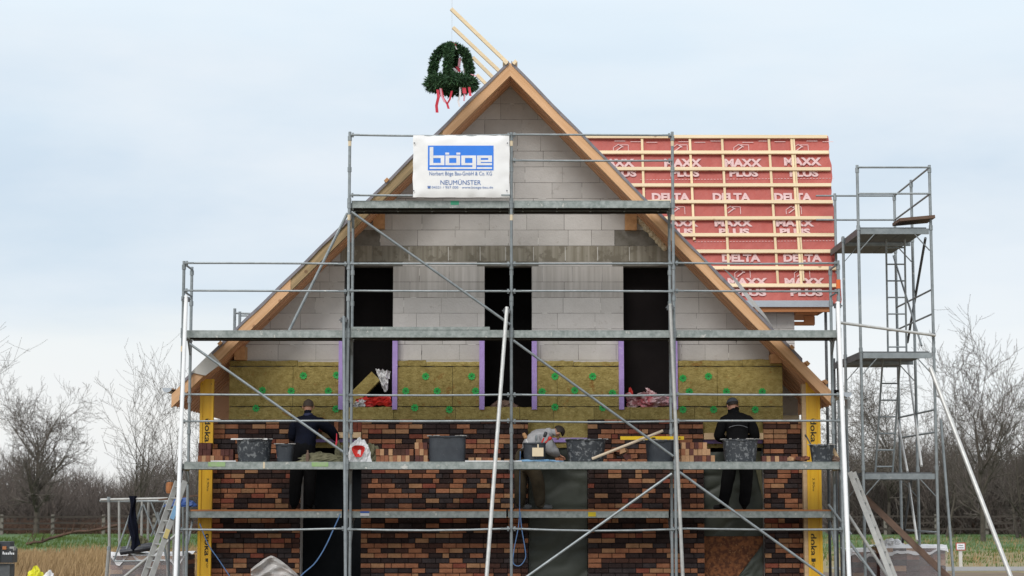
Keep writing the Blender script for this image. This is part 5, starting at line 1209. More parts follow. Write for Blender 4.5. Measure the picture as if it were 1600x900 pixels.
q = P(840.5, 706, 0.0); mb = MB(); mb.bbox(PX(831.5, .02), PX(849, .02), 0.022, 0.03, PZ(713, .02), PZ(699.5, .02)); mb.bbox(PX(839.5, .02), PX(841.5, .02), 0.024, 0.028, PZ(700, .02), PZ(694, .02)); o = mb.build('paper_tag', M['cream']); tag(o, 'cream paper tag hanging on the tool bucket', 'tag')
# tools
def tool(pts, Y, r, m, name, label, cat='tool', head=None):
    t = thing(name, P(*pts[0], Y), label, cat); mb = MB(); mb.tube([P(*p, Y) for p in pts], r, 8); mb.build('handle', M[m], t)
    if head: head(t)
    return t
def hd(px, py, Y, sx, sy_, sz, m, rot=0):
    def f(t):
        mb = MB(); c = P(px, py, Y); mb.lathe([(0.3, -0.5), (0.5, -0.3), (0.5, 0.3), (0.3, 0.5)], (0, 0, 0), 10)
        mb.v = [tuple(c + Matrix.Rotation(R(rot), 3, 'Y') @ Vector((a_ * sx, b_ * sy_, d_ * sz))) for a_, b_, d_ in mb.v]; mb.build('head', M[m], t, smooth=True)
    return f
tool([(828, 700), (819, 680)], 0.18, 0.012, 'white_plastic', 'mason_brush', 'pale brush leaning left in the tool bucket', head=hd(820, 681, .18, .06, .05, .1, 'wood_end', -25))
tool([(843, 700), (850, 684)], 0.15, 0.012, 'red_plastic', 'rubber_mallet', 'black mallet with red handle end in the tool bucket', head=hd(852, 679, .15, .055, .05, .09, 'machine', 20))
tool([(846, 698), (860, 684)], 0.2, 0.014, 'red_plastic', 'hand_brush', 'red and white brush leaning right in the tool bucket', head=hd(859, 685, .2, .06, .04, .06, 'red_plastic', 40))
tool([(836, 700), (838, 681)], 0.22, 0.009, 'steel', 'trowel', 'small steel trowel upright in the tool bucket', head=hd(838, 684, .22, .04, .02, .09, 'steel'))
tool([(1270, 700), (1260, 682)], 0.36, 0.012, 'steel_dark', 'trowel', 'trowel standing in the bucket at the right end of the deck', head=hd(1259, 681, .36, .03, .03, .05, 'machine', -25))
tool([(1291, 700), (1289, 689)], 0.34, 0.008, 'alu', 'trowel', 'short pale tool handle in the bucket at the right end of the deck')
o = tool([(925, 717), (1036, 673)], 0.12, 0.022, 'handle', 'wooden_shaft', 'pale wooden shaft leaning across the third bay of the deck', 'shaft')
mb = MB(); mb.box(P(1019, 684.5, 0.32), (99 * mpp(.3), 0.03, 0.055)); t = thing('spirit_level', P(1019, 687, 0.32), 'yellow spirit level lying across the tub in the third bay', 'spirit level'); mb.build('level_body', M['spirit'], t)
mb = MB(); mb.box(P(1021, 684.5, 0.30), (0.06, 0.012, 0.02)); mb.build('vial', M['ink'], t); mb = MB(); mb.box(P(1062, 684.5, 0.30), (0.02, 0.012, 0.02)); mb.build('vial', M['ink'], t)
def lath(px0, px1, py, Y, m, label, name='lath'):
    mb = MB(); a_, b_ = P(px0, py, Y), P(px1, py, Y); mb.beam(a_, b_, 0.05, 0.022, (0, 0, 1)); o = mb.build(name, M[m]); tag(o, label, 'lath')
lath(361, 418, 686, 0.15, 'white_plastic', 'thin white lath lying across the wide round tub')
for px0, px1, lab, m_ in ((331, 370, 'thin white lath lying on the deck at the left corner', 'white_plastic'), (727, 815, 'thin white lath lying on the deck in the second bay', 'white_plastic')):
    mb = MB(); a_, b_ = PX(px0, .05), PX(px1, .05); mb.bbox(a_, b_, 0.06, 0.10, ZD, ZD + 0.016); o = mb.build('lath', M[m_]); tag(o, lab, 'lath')
# brick stacks
LB = ['loose_pale', 'loose_rust', 'loose_wine', 'brick_orange', 'brick_brown']
sb_cache = {}
def sbrick(parent, c, size, m, rot=None):
    key = (tuple(round(s_, 3) for s_ in size), m)
    if key not in sb_cache:
        mb = MB(); mb.box((0, 0, 0), size); me = bpy.data.meshes.new('brick'); me.from_pydata(mb.v, [], mb.f); me.materials.append(M[m]); sb_cache[key] = me
    o = inst(sb_cache[key], 'brick', c, parent, rot or (0, 0, random.uniform(-.02, .02))); return o
def stack(px0, px1, nrows, Y, label, palette=LB, z0=None, hgt=0.1, w=0.066, short=0):
    z0 = ZD if z0 is None else z0; x0, x1 = PX(px0, Y), PX(px1, Y)
    t = thing('brick_stack', ((x0 + x1) / 2, Y, z0), label, 'brick stack', 'loose brick stacks on the working deck')
    for r_ in range(nrows):
        x = x0 + w / 2 + random.uniform(0, 0.015); xe = x1 - short * r_ * w
        while x < xe - w * 0.4:
            sbrick(t, Vector((x, Y + random.uniform(-.012, .012), z0 + hgt / 2 + r_ * (hgt + 0.001))), (w - 0.004, 0.21, hgt - 0.001), random.choice(palette)); x += w
    return t
stack(312, 352, 1, 0.45, 'short row of upright bricks at the far left end of the deck', ['loose_rust', 'loose_pale'])
t = stack(313, 334, 2, 0.5, 'small block of bricks standing on the row by the left yellow beam', ['loose_wine'], z0=ZD + 0.101)
t = stack(335, 368, 2, 0.52, 'reddish upright bricks left of the wide round tub', ['loose_wine', 'loose_rust'], z0=ZD + 0.0)
stack(588, 648, 2, 0.35, 'long two-layer brick stack left of the rectangular tub', ['loose_pale', 'loose_rust', 'loose_wine', 'brick_brown'])
stack(649, 670, 3, 0.33, 'taller brick stack touching the rectangular tub', ['loose_pale', 'loose_rust', 'loose_wine'])
stack(1062, 1117, 3, 0.28, 'big three-layer brick stack left of the tub of the capped worker', ['loose_pale', 'loose_pale', 'loose_rust', 'loose_wine'], short=0.7)
stack(1187, 1228, 1, 0.3, 'single row of bricks right of the tub of the capped worker', ['loose_pale', 'loose_rust', 'loose_wine'], hgt=0.09)
stack(866, 884, 1, 0.5, 'few rusty bricks behind the largest tub', ['loose_rust', 'brick_orange'], hgt=0.07)
t = thing('brick_heap', P(975, 718, 0.4), 'loose leaning heap of bricks under the pale wooden shaft', 'brick heap')
for px, py, r_, m_ in ((956, 713, 0, 'loose_rust'), (966, 708, 0.4, 'brick_brown'), (974, 705, -0.35, 'loose_pale'), (985, 714, 0.2, 'loose_wine'), (992, 713, -0.1, 'loose_rust'), (978, 714, 0.9, 'loose_wine'), (1001, 714, 0, 'brick_brown'), (962, 703, 0.2, 'loose_rust')):
    sbrick(t, P(px, py, 0.42 + random.uniform(-.05, .05)), (0.1, 0.21, 0.066), m_, (0, r_, random.uniform(-.5, .5)))
t = thing('brick_heap', P(1243, 718, 0.35), 'rubble of broken bricks left of the bucket at the right deck end', 'brick heap')
for k_ in range(11): sbrick(t, Vector((PX(1226 + 3.2 * k_, .3), 0.28 + random.uniform(-.06, .1), ZD + random.uniform(.03, .06))), (0.09, 0.1, 0.05), random.choice(LB), (random.uniform(-.4, .4), random.uniform(-.4, .4), random.uniform(0, 3)))
t = thing('brick_heap', P(750, 718, 0.35), 'three brick pieces right of the rectangular tub', 'brick heap')
for px, m_ in ((737, 'loose_pale'), (748, 'loose_pale'), (758, 'loose_rust')): sbrick(t, Vector((PX(px, .3), 0.3, ZD + 0.034)), (0.09, 0.1, 0.066), m_)
t = thing('brick_heap', P(776, 718, 0.35), 'few brick pieces between the white lath and the middle upright', 'brick heap')
for px, m_ in ((766, 'brick_orange'), (778, 'loose_pale')): sbrick(t, Vector((PX(px, .45), 0.45, ZD + 0.034)), (0.09, 0.1, 0.066), m_)
def heap(name, px0, px1, ptop, Y, depth, m, label, cat, seed=1, zb=None, amp=0.35, mats=None, sharp=1.0):
    zb = ZD if zb is None else zb; x0, x1 = PX(px0, Y), PX(px1, Y); cx = (x0 + x1) / 2; w = (x1 - x0) / 2; h = PZ(ptop, Y) - zb
    mb = MB(); n1, n2 = 30, 12
    for i in range(n2 + 1):
        for j in range(n1):
            th = math.pi / 2 * i / n2; ph = 2 * math.pi * j / n1
            nz = mnoise.noise(Vector((math.cos(ph) * 2, math.sin(ph) * 2 + seed * 5, th * 2))) ; nz2 = abs(mnoise.noise(Vector((math.cos(ph) * 5, math.sin(ph) * 5 + seed * 3, th * 5))))
            k_ = 1 + amp * nz - 0.35 * nz2
            mb.v.append((cx + w * math.cos(th) * math.cos(ph) * k_, Y + depth / 2 * math.cos(th) * math.sin(ph) * k_, zb + max(0.0, h * math.sin(th) ** sharp * (1 + amp * 0.8 * nz - 0.3 * nz2))))
    for i in range(n2):
        for j in range(n1): mb.f.append((i * n1 + j, i * n1 + (j + 1) % n1, (i + 1) * n1 + (j + 1) % n1, (i + 1) * n1 + j)); mb.m.append(0)
    mb.f.append(tuple(range(n1))[::-1]); mb.m.append(0)
    o = mb.build(name, M[m]); tag(o, label, cat); return o
heap('khaki_cloth', 464, 540, 707, 0.25, 0.3, 'khaki', 'flat khaki jacket lying on the deck before the navy worker', 'jacket', 2)
heap('khaki_cloth', 562, 596, 693, 0.42, 0.3, 'khaki', 'bunched khaki cloth right behind the red and white bag', 'cloth', 3)
heap('khaki_cloth', 524, 537, 690, 0.5, 0.25, 'khaki', 'small khaki bundle left of the bag, behind the upright', 'cloth', 4)
t = thing('plastic_bag', P(562, 718, 0.2), 'white plastic bag with a bright red mouth lying by the upright', 'bag')
o = heap('x', 543, 582, 685, 0.25, 0.3, 'white_plastic', 'x', 'x', 6, amp=0.25); del o['label']; del o['category']; o.name = 'bag_body'; o.parent = t; o.location = o.location - wl(t)
mb = MB(); c = P(560, 705, 0.09)
ring = [(math.cos(a_) * 0.095 * (1 + .25 * math.sin(3 * a_)), math.sin(a_) * 0.115 * (1 + .2 * math.cos(2 * a_))) for a_ in [2 * math.pi * i / 14 for i in range(14)]]
mb.v = [tuple(c + Vector((x, -0.02 + 0.02 * math.sin(5 * x * 20), z_))) for x, z_ in ring] + [tuple(c + Vector((x * .5, 0.03, z_ * .5))) for x, z_ in ring] + [tuple(c + Vector((0.01, 0.06, 0)))]
mb.f = [(i, (i + 1) % 14, 14 + (i + 1) % 14, 14 + i) for i in range(14)] + [(14 + i, 14 + (i + 1) % 14, 28) for i in range(14)]; mb.m = [0] * 28; mb.build('bag_mouth', M['red_plastic'], t)
mb = MB(); mb.tube([P(526, 677, .05), P(526, 692, .05)], [0.006, 0.014], 6); mb.tube([P(526, 690, .05), P(524, 700, .05)], [0.014, 0.01], 6); o = mb.build('red_marker', M['ribbon_red']); tag(o, 'slim red marker flag standing beside the upright near the bag', 'marker')
mb = MB(); mb.lathe([(0.028, 0), (0.03, 0.06), (0.03, 0.12), (0.012, 0.15), (0.014, 0.18)], Vector((PX(482, .15), 0.15, ZD)), 12); o = mb.build('bottle', M['board_dark']); tag(o, 'small brown bottle standing on the khaki jacket', 'bottle')
heap('blue_cloth', 800, 875, 717.5, 0.16, 0.2, 'sticker_blue2', 'thin pale blue sheet under the tool bucket', 'sheet', 8)
heap('broken_brick', 1286, 1312, 712, 0.4, 0.2, 'board_dark', 'dark rubble at the very right end of the deck', 'rubble', 9)
mb = MB(); mb.beam(P(1299, 697, 0.45), P(1308, 715, 0.45), 0.05, 0.07, (0, 1, 0)); o = mb.build('wood_offcut', M['plank']); tag(o, 'pale wood offcut leaning behind the right bucket', 'offcut')

# ---- things lying in the upper windows
zsill = PZ(637, YI)
t = thing('insulation_offcut', P(580, 637, 1.9), 'leaning mineral wool offcut in the left upper window', 'insulation offcut')
mb = MB(); a_ = P(548, 628, 1.85); b_ = P(588, 588, 1.85); mb.beam(a_, b_, 0.2, 0.25, (0, 1, 0)); mb.build('wool_slab', M['wool'], t)
def sheet(name, pts, Y, m, label, cat, seed=1, amp=0.05, parent=None, nu=14, nv=10):
    """crumpled film spanned by four photo-measured corners"""
    A, B, C_, D_ = [P(*p, Y) for p in pts]; mb = MB()
    def f(u, v):
        p = A.lerp(B, u).lerp(D_.lerp(C_, u), v); n_ = Vector((u * 5, v * 5, seed)); return p + Vector((amp * 0.4 * mnoise.noise(n_ * 1.3), amp * 2 * mnoise.noise(n_) + amp * abs(mnoise.noise(n_ * 2.3)), amp * mnoise.noise(n_ * 1.7)))
    mb.grid(f, nu, nv); o = mb.build(name, M[m], parent, smooth=False)
    if label: tag(o, label, cat)
    return o
sheet('white_film', ((586, 576), (610, 580), (604, 612), (600, 612)), 1.72, 'white_plastic', 'white film draped over the wool offcut in the left upper window', 'plastic film', 3)
sheet('red_wrapping', ((556, 622), (610, 618), (612, 633), (556, 636)), 1.68, 'red_plastic', 'red and white wrapping on the sill of the left upper window', 'plastic film', 4)
sheet('white_wrapping', ((552, 630), (572, 624), (570, 636), (552, 637)), 1.66, 'white_plastic', 'scrap of white wrapping at the left end of that sill', 'plastic film', 5)
sheet('pink_wrapping', ((978, 614), (1048, 618), (1048, 634), (980, 636)), 1.70, 'pink_sheet', 'crumpled pink and white printed film in the right upper window', 'plastic film', 6, 0.08, nu=22, nv=12)
sheet('pink_wrapping', ((1008, 604), (1030, 618), (1028, 626), (1012, 618)), 1.78, 'pink_plastic', 'upright pink fold of film behind the crumpled printed film', 'plastic film', 7)
heap('red_object', 980, 990, 606, 1.85, 0.08, 'red_plastic', 'small red sack peeping up in the right upper window', 'sack', 3, zb=zsill)
heap('rubbish_heap', 762, 812, 626, 1.95, 0.3, 'board_dark', 'dark heap of scraps in the middle upper window', 'rubbish', 11, zb=zsill)

# ================================================================ TARPAULINS, BOARD, HOSES
def tarp(xa, xb, z0, z1, Y, label, seed=1, m='tarp', amp=0.03, corner=None):
    mb = MB()
    def f(u, v):
        x = xa + (xb - xa) * u; z_ = z0 + (z1 - z0) * v
        if corner: x = corner(u, v, x)
        n_ = Vector((x * 1.5 + z_ * 1.2, z_ * 3.2 - x * 1.2, seed)); r_ = 1 - abs(mnoise.noise(n_)) * 2
        return (x, Y + amp * r_ * r_ + 0.02 * mnoise.noise(Vector((x * 1.2, z_ * 1.2, seed))), z_)
    mb.grid(f, 36, 60); o = mb.build('tarpaulin', M[m], None, smooth=True); tag(o, label, 'tarpaulin'); return o
tarp(OPB[1][0] + 0.01, OPB[1][1] - 0.01, 0.02, OPT[1], YI + 0.02, 'dark grey-green tarpaulin filling the middle doorway', 2)
xa, xb = OPB[2]
tarp(xa + 0.01, xb - 0.01, PZ(838, YI), PZ(706, YI), YI + 0.02, 'grey-green tarpaulin across the upper part of the right doorway', 5, amp=0.04)
mb = MB(); mb.grid(lambda u, v: P(1170 + 18 * u * (1 - v * 0.3) + 10 * v, 705 + 80 * v * (0.3 + 0.7 * u), 1.6 - 0.02 * math.sin(u * 5)), 8, 10); o = mb.build('yellowish_sheet', M['khaki'], None, smooth=True); tag(o, 'yellowish flap hanging behind the legs of the capped worker', 'sheet')
mb = MB(); mb.bbox(xa + 0.01, xb - 0.01, YI + 0.07, YI + 0.09, 0.02, PZ(830, YI)); o = mb.build('strand_board', M['osb']); tag(o, 'reddish brown strand board closing the right doorway', 'board')
mb = MB(); A = P(1150, 905, YI); B_ = P(1192, 850, YI); C_ = P(1192, 905, YI)
mb.grid(lambda u, v: A.lerp(B_.lerp(C_, v), u) + Vector((0, 0.03 * mnoise.noise(Vector((u * 6, v * 5, 2))), 0)), 12, 12); o = mb.build('tarpaulin_corner', M['tarp'], None, smooth=True); tag(o, 'pale tarpaulin corner hanging over the strand board', 'tarpaulin')
def hose(pts, Y, r, label, name='hose', m='hose'):
    P3 = [P(*p, Y if not isinstance(Y, (list, tuple)) else Y[i]) for i, p in enumerate(pts)]; out = []
    for i in range(len(P3) - 1):
        p0, p1, p2, p3 = P3[max(i - 1, 0)], P3[i], P3[i + 1], P3[min(i + 2, len(P3) - 1)]
        for k_ in range(8):
            t_ = k_ / 8; out.append(0.5 * ((2 * p1) + (p2 - p0) * t_ + (2 * p0 - 5 * p1 + 4 * p2 - p3) * t_ ** 2 + (3 * p1 - p0 - 3 * p2 + p3) * t_ ** 3))
    out.append(P3[-1]); mb = MB(); mb.tube(out, r, 6); o = mb.build(name, M[m], None, smooth=True); tag(o, label, 'hose')
hose([(532, 803), (522, 825), (508, 855), (492, 880), (472, 898), (460, 915)], 0.7, 0.011, 'blue hose curving down in front of the left doorway')
hose([(813, 705), (812, 760), (811, 815), (803, 860), (802, 880), (812, 884), (821, 872), (820, 855), (815, 825), (813, 800)], 0.72, 0.009, 'blue hose hanging in a loop beside the middle upright')
hose([(312, 818), (325, 850), (342, 875), (362, 905)], 0.7, 0.009, 'thin blue line slanting past the left yellow beam')
# cloudy film in front of left pier
mb = MB(); 
def filmf(u, v):
    px = 392 + 76 * u; top = 868 + 30 * abs(u - 0.42) ** 1.3 * 2.2; py = top + (912 - top) * (1 - v)
    Y = 0.9 + 0.12 * mnoise.noise(Vector((u * 4, v * 4, 3))) + 0.1 * abs(u - .45); return P(px, py, Y)
mb.grid(filmf, 24, 14); o = mb.build('cloudy_film', M['clear_film'], None); tag(o, 'cloudy plastic film standing up before the left brick pier', 'plastic film')

# ================================================================ WREATH
def wreath():
    Yw = 0.0; c = P(705, 131, Yw); t = thing('topping_out_wreath', c, 'evergreen topping-out crown with red and white ribbons hanging beside the ridge', 'wreath')
    k = mpp(Yw); rng = random.Random(4)
    def sprigs(path, R_, n, name):
        mb = MB()
        mb.tube(path, R_ * 0.55, 7, 0)
        L = len(path) - 1
        for _ in range(n):
            s_ = rng.uniform(0, L - 1e-4); i = int(s_); p = path[i].lerp(path[i + 1], s_ - i); d = (path[i + 1] - path[i]).normalized()
            a_ = Vector((rng.gauss(0, 1), rng.gauss(0, 1), rng.gauss(0, 1))); a_ -= d * a_.dot(d); a_.normalize()
            out_ = (a_ + d * rng.uniform(-0.9, 0.9) + Vector((0, 0, -0.25))).normalized(); ln = R_ * rng.uniform(0.5, 0.85); st = p + a_ * R_ * rng.uniform(0.3, 0.55); en = st + out_ * ln
            sd_ = out_.cross(Vector((rng.gauss(0, 1), rng.gauss(0, 1), rng.gauss(0, 1)))).normalized() * rng.uniform(0.006, 0.014); mi = 1 if rng.random() < 0.28 else 0
            mb.add([st - sd_ * .4, st.lerp(en, .5) - sd_, en, st.lerp(en, .5) + sd_, st + sd_ * .4], [(0, 1, 2, 3, 4)], mi)
        mb.build(name, [M['fir'], M['fir_light']], t)
    rr = 32 * k
    ring = [c + Vector((rr * math.cos(a_), rr * math.sin(a_), 0.02 * math.sin(3 * a_))) for a_ in [2 * math.pi * i / 28 for i in range(29)]]
    sprigs(ring, 13 * k, 3000, 'ring')
    top = P(706, 74, Yw)
    for a_ in (R(178), R(262), R(358), R(80)):
        o_ = Vector((math.cos(a_), math.sin(a_), 0)); ax = P(705, 100, Yw); ax.z = 0
        pts = [ax + o_ * (rr_ * k) + Vector((0, 0, P(705, py_, Yw).z)) for rr_, py_ in ((29, 124), (29, 108), (27, 95), (22, 84), (14, 76.5), (5, 74))]
        sprigs(pts, 8.8 * k, 1300, 'arch')
    def rib(pts, w, m, name='ribbon'):
        mb = MB(); P3 = [P(*p, Yw + dy) for *p, dy in pts]
        for a_, b_ in zip(P3, P3[1:]):
            s_ = Vector((w / 2, 0.004, 0)); mb.add([a_ - s_, a_ + s_, b_ + s_, b_ - s_], [(0, 1, 2, 3)])
        mb.build(name, M[m], t)
    rib([(684, 140, -.3), (685, 152, -.32), (682, 165, -.31), (683, 176, -.3)], 0.045, 'ribbon_red'); rib([(689, 138, -.3), (692, 152, -.31), (699, 163, -.3), (701, 170, -.3)], 0.035, 'ribbon_red')
    rib([(706, 142, -.3), (703, 155, -.31), (699, 162, -.3)], 0.03, 'ribbon_red'); rib([(688, 138, -.33), (690, 150, -.33), (695, 160, -.33)], 0.03, 'ribbon_pink')
    rib([(719, 136, -.3), (719, 148, -.31), (716, 158, -.3), (718, 167, -.3)], 0.03, 'ribbon_white'); rib([(725, 137, -.3), (726, 146, -.31)], 0.06, 'ribbon_red'); rib([(733, 136, -.28), (735, 150, -.3)], 0.04, 'ribbon_red'); rib([(726, 146, -.3), (725, 158, -.3)], 0.025, 'ribbon_pink')
    rib([(700, 68, -.1), (707, 66, -.12), (711, 71, -.1)], 0.05, 'ribbon_red', 'bow'); rib([(709, 70, -.1), (713, 77, -.1)], 0.04, 'ribbon_white', 'bow'); rib([(703, 70, -.12), (705, 74, -.12)], 0.03, 'ribbon_white', 'bow')
    rib([(719, 90, 0), (717, 104, 0)], 0.04, 'ribbon_pink'); rib([(722, 92, .02), (726, 100, .02), (727, 115, .02)], 0.055, 'ribbon_white'); rib([(708, 106, -.1), (716, 114, -.1)], 0.05, 'ribbon_white'); rib([(737, 116, -.1), (744, 119, -.1)], 0.05, 'ribbon_pink'); rib([(714, 104, 0), (718, 112, 0)], 0.05, 'ribbon_red')
    mb = MB(); mb.tube([top, top + Vector((0, 0, 9))], 0.0022, 5); mb.build('hanging_rope', M['rope'], t)
wreath()

# ================================================================ GROUND-LEVEL THINGS
def pallet(px0, px1, ptop, Y, depth, label, rows=7, film=True, seed=1, drape=None):
    x0, x1 = PX(px0, Y, 880), PX(px1, Y, 880); zt_ = PZ(ptop, Y); rng = random.Random(seed)
    t = thing('brick_pallet', ((x0 + x1) / 2, Y, 0), label, 'pallet of bricks')
    mb = MB()
    for k_ in range(3): mb.bbox(x0 + (x1 - x0 - .1) * k_ / 2, x0 + (x1 - x0 - .1) * k_ / 2 + .1, Y, Y + depth, 0.01, 0.1)
    for k_ in range(6): yy = Y + (depth - .1) * k_ / 5; mb.bbox(x0, x1, yy, yy + .09, 0.1, 0.12)
    mb.build('pallet', M['board_dark'], t)
    h = (zt_ - 0.13) / rows; nb = max(2, round((x1 - x0) / 0.215)); w = (x1 - x0) / nb
    for r_ in range(rows):
        for j in range(nb):
            o_ = (r_ % 2) * 0.0
            for q_ in ((0,) if r_ < rows - 1 else (0,)):
                sbrick(t, Vector((x0 + w * (j + .5) + o_, Y + depth / 2 + rng.uniform(-.01, .01), 0.125 + h * (r_ + .5))), (w - 0.006, depth - 0.02, h - 0.006), rng.choice(['loose_rust', 'loose_wine', 'brick_brown', 'loose_pale', 'brick_grey']), (0, 0, 0))
    mb = MB()
    def f(u, v):
        x = x0 - 0.04 + (x1 - x0 + 0.08) * u; y = Y - 0.04 + (depth + 0.08) * v; n_ = mnoise.noise(Vector((x * 3, y * 3, seed)))
        dz = -0.10 * (1 + 2 * mnoise.noise(Vector((x * 5, 0, seed)))) if v == 0 else 0
        return (x, y, zt_ + 0.03 + 0.05 * n_ + dz)
    mb.grid(f, 26, 8); mb.build('plastic_cover', M['white_plastic'], t, smooth=True)
    mb = MB(); mb.grid(lambda u, v: (x0 - 0.02 + (x1 - x0 + 0.04) * u, Y - 0.04 + 0.02 * mnoise.noise(Vector((u * 9, v * 3, seed))), 0.1 + (zt_ - 0.1) * v), 24, 8); mb.build('side_film', M['wrap'], t, smooth=True)
    return t
pallet(1332, 1378, 862, 2.6, 0.9, 'dark wrapped brick pallet behind the right aluminium ladder', 8, seed=3)
pallet(1376, 1478, 856, 2.2, 1.0, 'large wrapped brick pallet with white film on top at the lower right', 8, seed=5)
pallet(172, 290, 868, 3.0, 1.0, 'brick pallet with a white sheet inside the steel frames at the left', 8, seed=7)
mb = MB(); q = P(1385, 842, 2.4)
heap('white_film_bundle', 1368, 1408, 842, 2.6, 0.6, 'white_plastic', 'bundle of white film lying on top of the large wrapped pallet', 'plastic film', 13, zb=PZ(858, 2.6))
heap('khaki_bundle', 204, 240, 838, 3.3, 0.5, 'khaki', 'khaki sacking heaped on the left brick pallet', 'sacking', 14, zb=PZ(860, 3.3))
mb = MB(); mb.tube([P(188, 863, 2.95), P(236, 856, 2.95)], 0.05, 12); mb.tube([P(190, 858, 3.15), P(238, 851, 3.15)], 0.04, 12); o = mb.build('dark_pipe', M['pipe']); tag(o, 'dark plastic pipe lying on the left brick pallet', 'pipe')
# steel stillage frames
st = thing('scaffold_frame_rack', P(220, 900, 2.7), 'rack of galvanised scaffold frames standing at the lower left', 'steel rack')
for (p0, p1, y0, y1, r_) in (((157, 781), (262, 779), 2.5, 2.5, .024), ((170, 777), (171, 870), 2.5, 2.5, .024), ((186, 783), (187, 905), 3.4, 3.4, .022), ((170, 860), (166, 905), 2.45, 2.45, .03), ((222, 783), (221, 845), 3.4, 3.4, .022), ((232, 783), (231, 845), 3.6, 3.6, .022), ((246, 800), (266, 905), 2.6, 2.6, .02), ((260, 783), (262, 905), 3.0, 3.0, .022), ((272, 785), (271, 905), 3.0, 3.0, .022), ((210, 784), (178, 876), 2.5, 2.5, .015), ((222, 790), (198, 858), 2.5, 2.5, .018), ((224, 788), (248, 850), 3.4, 3.4, .014), ((236, 785), (262, 850), 3.4, 3.4, .014), ((258, 784), (236, 838), 3.0, 3.0, .016), ((190, 905), (282, 830), 1.2, 1.2, .024), ((178, 877), (256, 876), 2.5, 2.5, .012), ((156, 783), (262, 783), 3.4, 3.4, .02), ((286, 790), (287, 905), 3.0, 3.0, .02)):
    tube(P(*p0, y0), P(*p1, y1), r_, M['alu_dull'] if r_ > .02 else M['steel'], st, 'frame_tube')
for px, py in ((170, 781), (170, 858)):
    mb = MB(); mb.lathe([(0.03, -0.04), (0.035, 0), (0.03, 0.05)], P(px, py, 2.5), 8); mb.build('coupler', M['steel'], st)
mb = MB(); A = P(206, 775, 2.42)
def jk(u, v):
    px = 201 + (9 + 5 * v + 5 * math.sin(v * 7 + 1) * 0.6) * u + 2 * v + 2.5 * math.sin(v * 9 + u * 3) + 2 * math.sin(u * 9) * v; py = 775 + (82 + 6 * math.sin(u * 5)) * v; return P(px, py, 2.44 - 0.06 * math.sin(math.pi * u) - 0.02 * math.sin(u * 14))
mb.grid(jk, 14, 14); mb.grid(lambda u, v: Vector(jk(1 - u, v)) + Vector((0, 0.05 + 0.06 * math.sin(math.pi * u), 0)), 14, 14); o = mb.build('hanging_jacket', M['navy_cloth'], None, smooth=True); tag(o, 'navy jacket hanging from the steel frame rack at the left', 'jacket')
heap('blue_sheet', 262, 312, 778, 2.0, 0.4, 'blue_tarp', 'blue sheeting seen between the left ladder and the yellow beam', 'sheet', 15, zb=PZ(792, 2.0))
mb = MB(); mb.beam(P(250, 781, 2.3), P(312, 774, 2.3), 0.3, 0.03, (0, 0, 1)); o = mb.build('brown_board', M['board_dark']); tag(o, 'reddish brown board lying on the frame rack by the left ladder', 'board')
# stickers on left ladder, orange lamp head
LA = P(226, 905, -0.5) + Vector((-0.12, 0, -0.45)); LB_ = P(283, 752, 0.1); LS = Vector((0.5, -0.86, 0)).normalized() * 0.17
for t0, t1, m_ in ((0.70, 0.80, 'sticker_blue2'), (0.55, 0.62, 'ladder_yellow')):
    mb = MB(); off = LS + Vector((0.0, -0.022, 0)) + LS.normalized() * 0.012; mb.beam(LA.lerp(LB_, t0) + off, LA.lerp(LB_, t1) + off, 0.01, 0.07, (LB_ - LA).cross(LS)); o = mb.build('ladder_sticker', M[m_]); tag(o, ('pale blue' if m_ == 'sticker_blue2' else 'yellowish') + ' sticker on the rail of the left aluminium ladder', 'sticker')
lp = thing('site_lamp', P(262, 762, 0.8), 'orange work lamp with a black hoop behind the left ladder', 'lamp')
mb = MB(); mb.lathe([(0.05, -0.09), (0.06, -0.05), (0.06, 0.05), (0.05, 0.09)], P(265, 762, 0.8), 12); mb.build('lamp_body', M['wood_orange'], lp)
mb = MB(); mb.tube([P(262 + 6 * math.cos(a_), 762 + 10 * math.sin(a_), 0.75) for a_ in [math.pi * (0.5 + i / 10) for i in range(11)]], 0.01, 6); mb.build('hoop', M['machine'], lp)
mb = MB(); mb.tube([P(266, 770, 0.8), Vector((P(266, 770, 0.8).x, 0.8, 0.02))], 0.015, 8); mb.build('lamp_post', M['steel_dark'], lp)
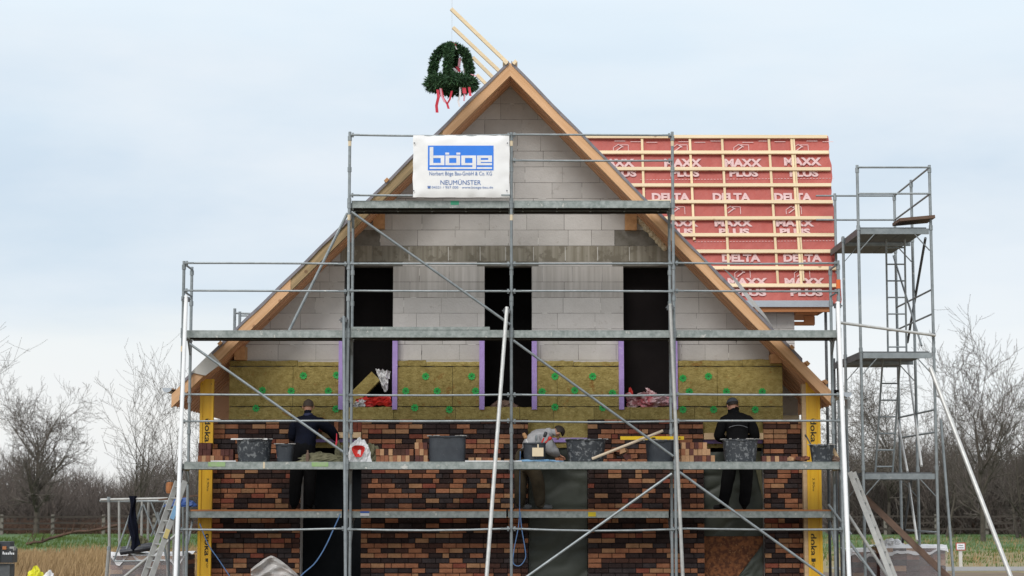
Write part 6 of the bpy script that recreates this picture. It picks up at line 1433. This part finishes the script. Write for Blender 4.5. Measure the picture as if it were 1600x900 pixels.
# machine at left edge
mc = thing('black_machine', P(8, 880, 0.5), 'black machine head with white lettering cut by the left edge', 'machine')
mb = MB(); q = P(11, 868, 0.5); mb.box(q, (0.25, 0.3, 0.22)); mb.box(P(-8, 864, 0.5), (0.25, 0.34, 0.30)); mb.build('housing', M['machine'], mc)
mb = MB(); mb.box(P(9, 851, 0.5), (0.2, 0.28, 0.1)); mb.build('cover', M['tub_clean'], mc)
mb = MB(); mb.box(P(20, 857, 0.42), (0.07, 0.12, 0.06)); mb.build('cap', M['alu_dull'], mc)
mb = MB(); mb.box(P(7, 856, 0.34), (0.06, 0.02, 0.05)); mb.build('indicator', M['wood_orange'], mc)
text('Claas', P(13, 864.5, 0.345), 19 * mpp(.35), 5 * mpp(.35), M['print_white'], mc, bold=0.02) if False else None
text('Dexter', P(13, 864.5, 0.345), 19 * mpp(.35), 5 * mpp(.35), M['print_white'], mc, bold=0.02) if False else None
mb = MB(); 
for k_ in range(7): mb.box(P(5 + 2.7 * k_, 865 - (1 if k_ in (0, 4) else 0), 0.345), (0.016, 0.002, 0.045 if k_ in (0, 4) else 0.03))
mb.build('worn_lettering', M['print_white'], mc)
mb = MB(); mb.bbox(P(-30, 880, .5).x, P(18, 880, .5).x, 0.4, 0.7, 0.0, P(0, 881, .5).z); mb.build('stand', M['steel_dark'], mc)
heap('high_vis_vest', 48, 78, 888, 0.3, 0.4, 'hivis', 'bright yellow high-visibility vest lying at the bottom left edge', 'vest', 16, zb=0.35, amp=0.4)
heap('grey_sack', 72, 96, 893, 0.35, 0.4, 'white_plastic', 'crumpled grey sack beside the yellow vest', 'sack', 17, zb=0.35, amp=0.4)
mb = MB(); q0, q1 = P(30, 900, .3), P(110, 900, .3); mb.bbox(q0.x, q1.x, 0.0, 0.7, 0.0, 0.349); o = mb.build('crate', M['board_dark']); tag(o, 'low crate carrying the yellow vest at the bottom left', 'crate')
# small sign at right
sg = thing('field_sign', P(1500, 882, 20), 'small white sign with a red border on a white post in the grass', 'sign')
D20 = 20; q = P(1501, 854, D20); mb = MB(); mb.box(q, (15 * mpp(D20), 0.02, 12 * mpp(D20))); mb.build('border', M['sign_red'], sg)
mb = MB(); mb.box(q - Vector((0, 0.012, 0)), (12 * mpp(D20), 0.006, 9 * mpp(D20))); mb.build('panel', M['print_white'], sg)
mb = MB(); mb.bbox(q.x - 0.04, q.x + 0.04, D20 + 0.012, D20 + 0.06, 0, q.z - 0.05); mb.build('post', M['cardboard'], sg)
mb = MB(); mb.box(q - Vector((0, 0.017, -0.03)), (0.12, 0.002, 0.015)); mb.box(q - Vector((0, 0.017, 0.03)), (0.14, 0.002, 0.015)); mb.build('sign_text_lines', M['ink'], sg)
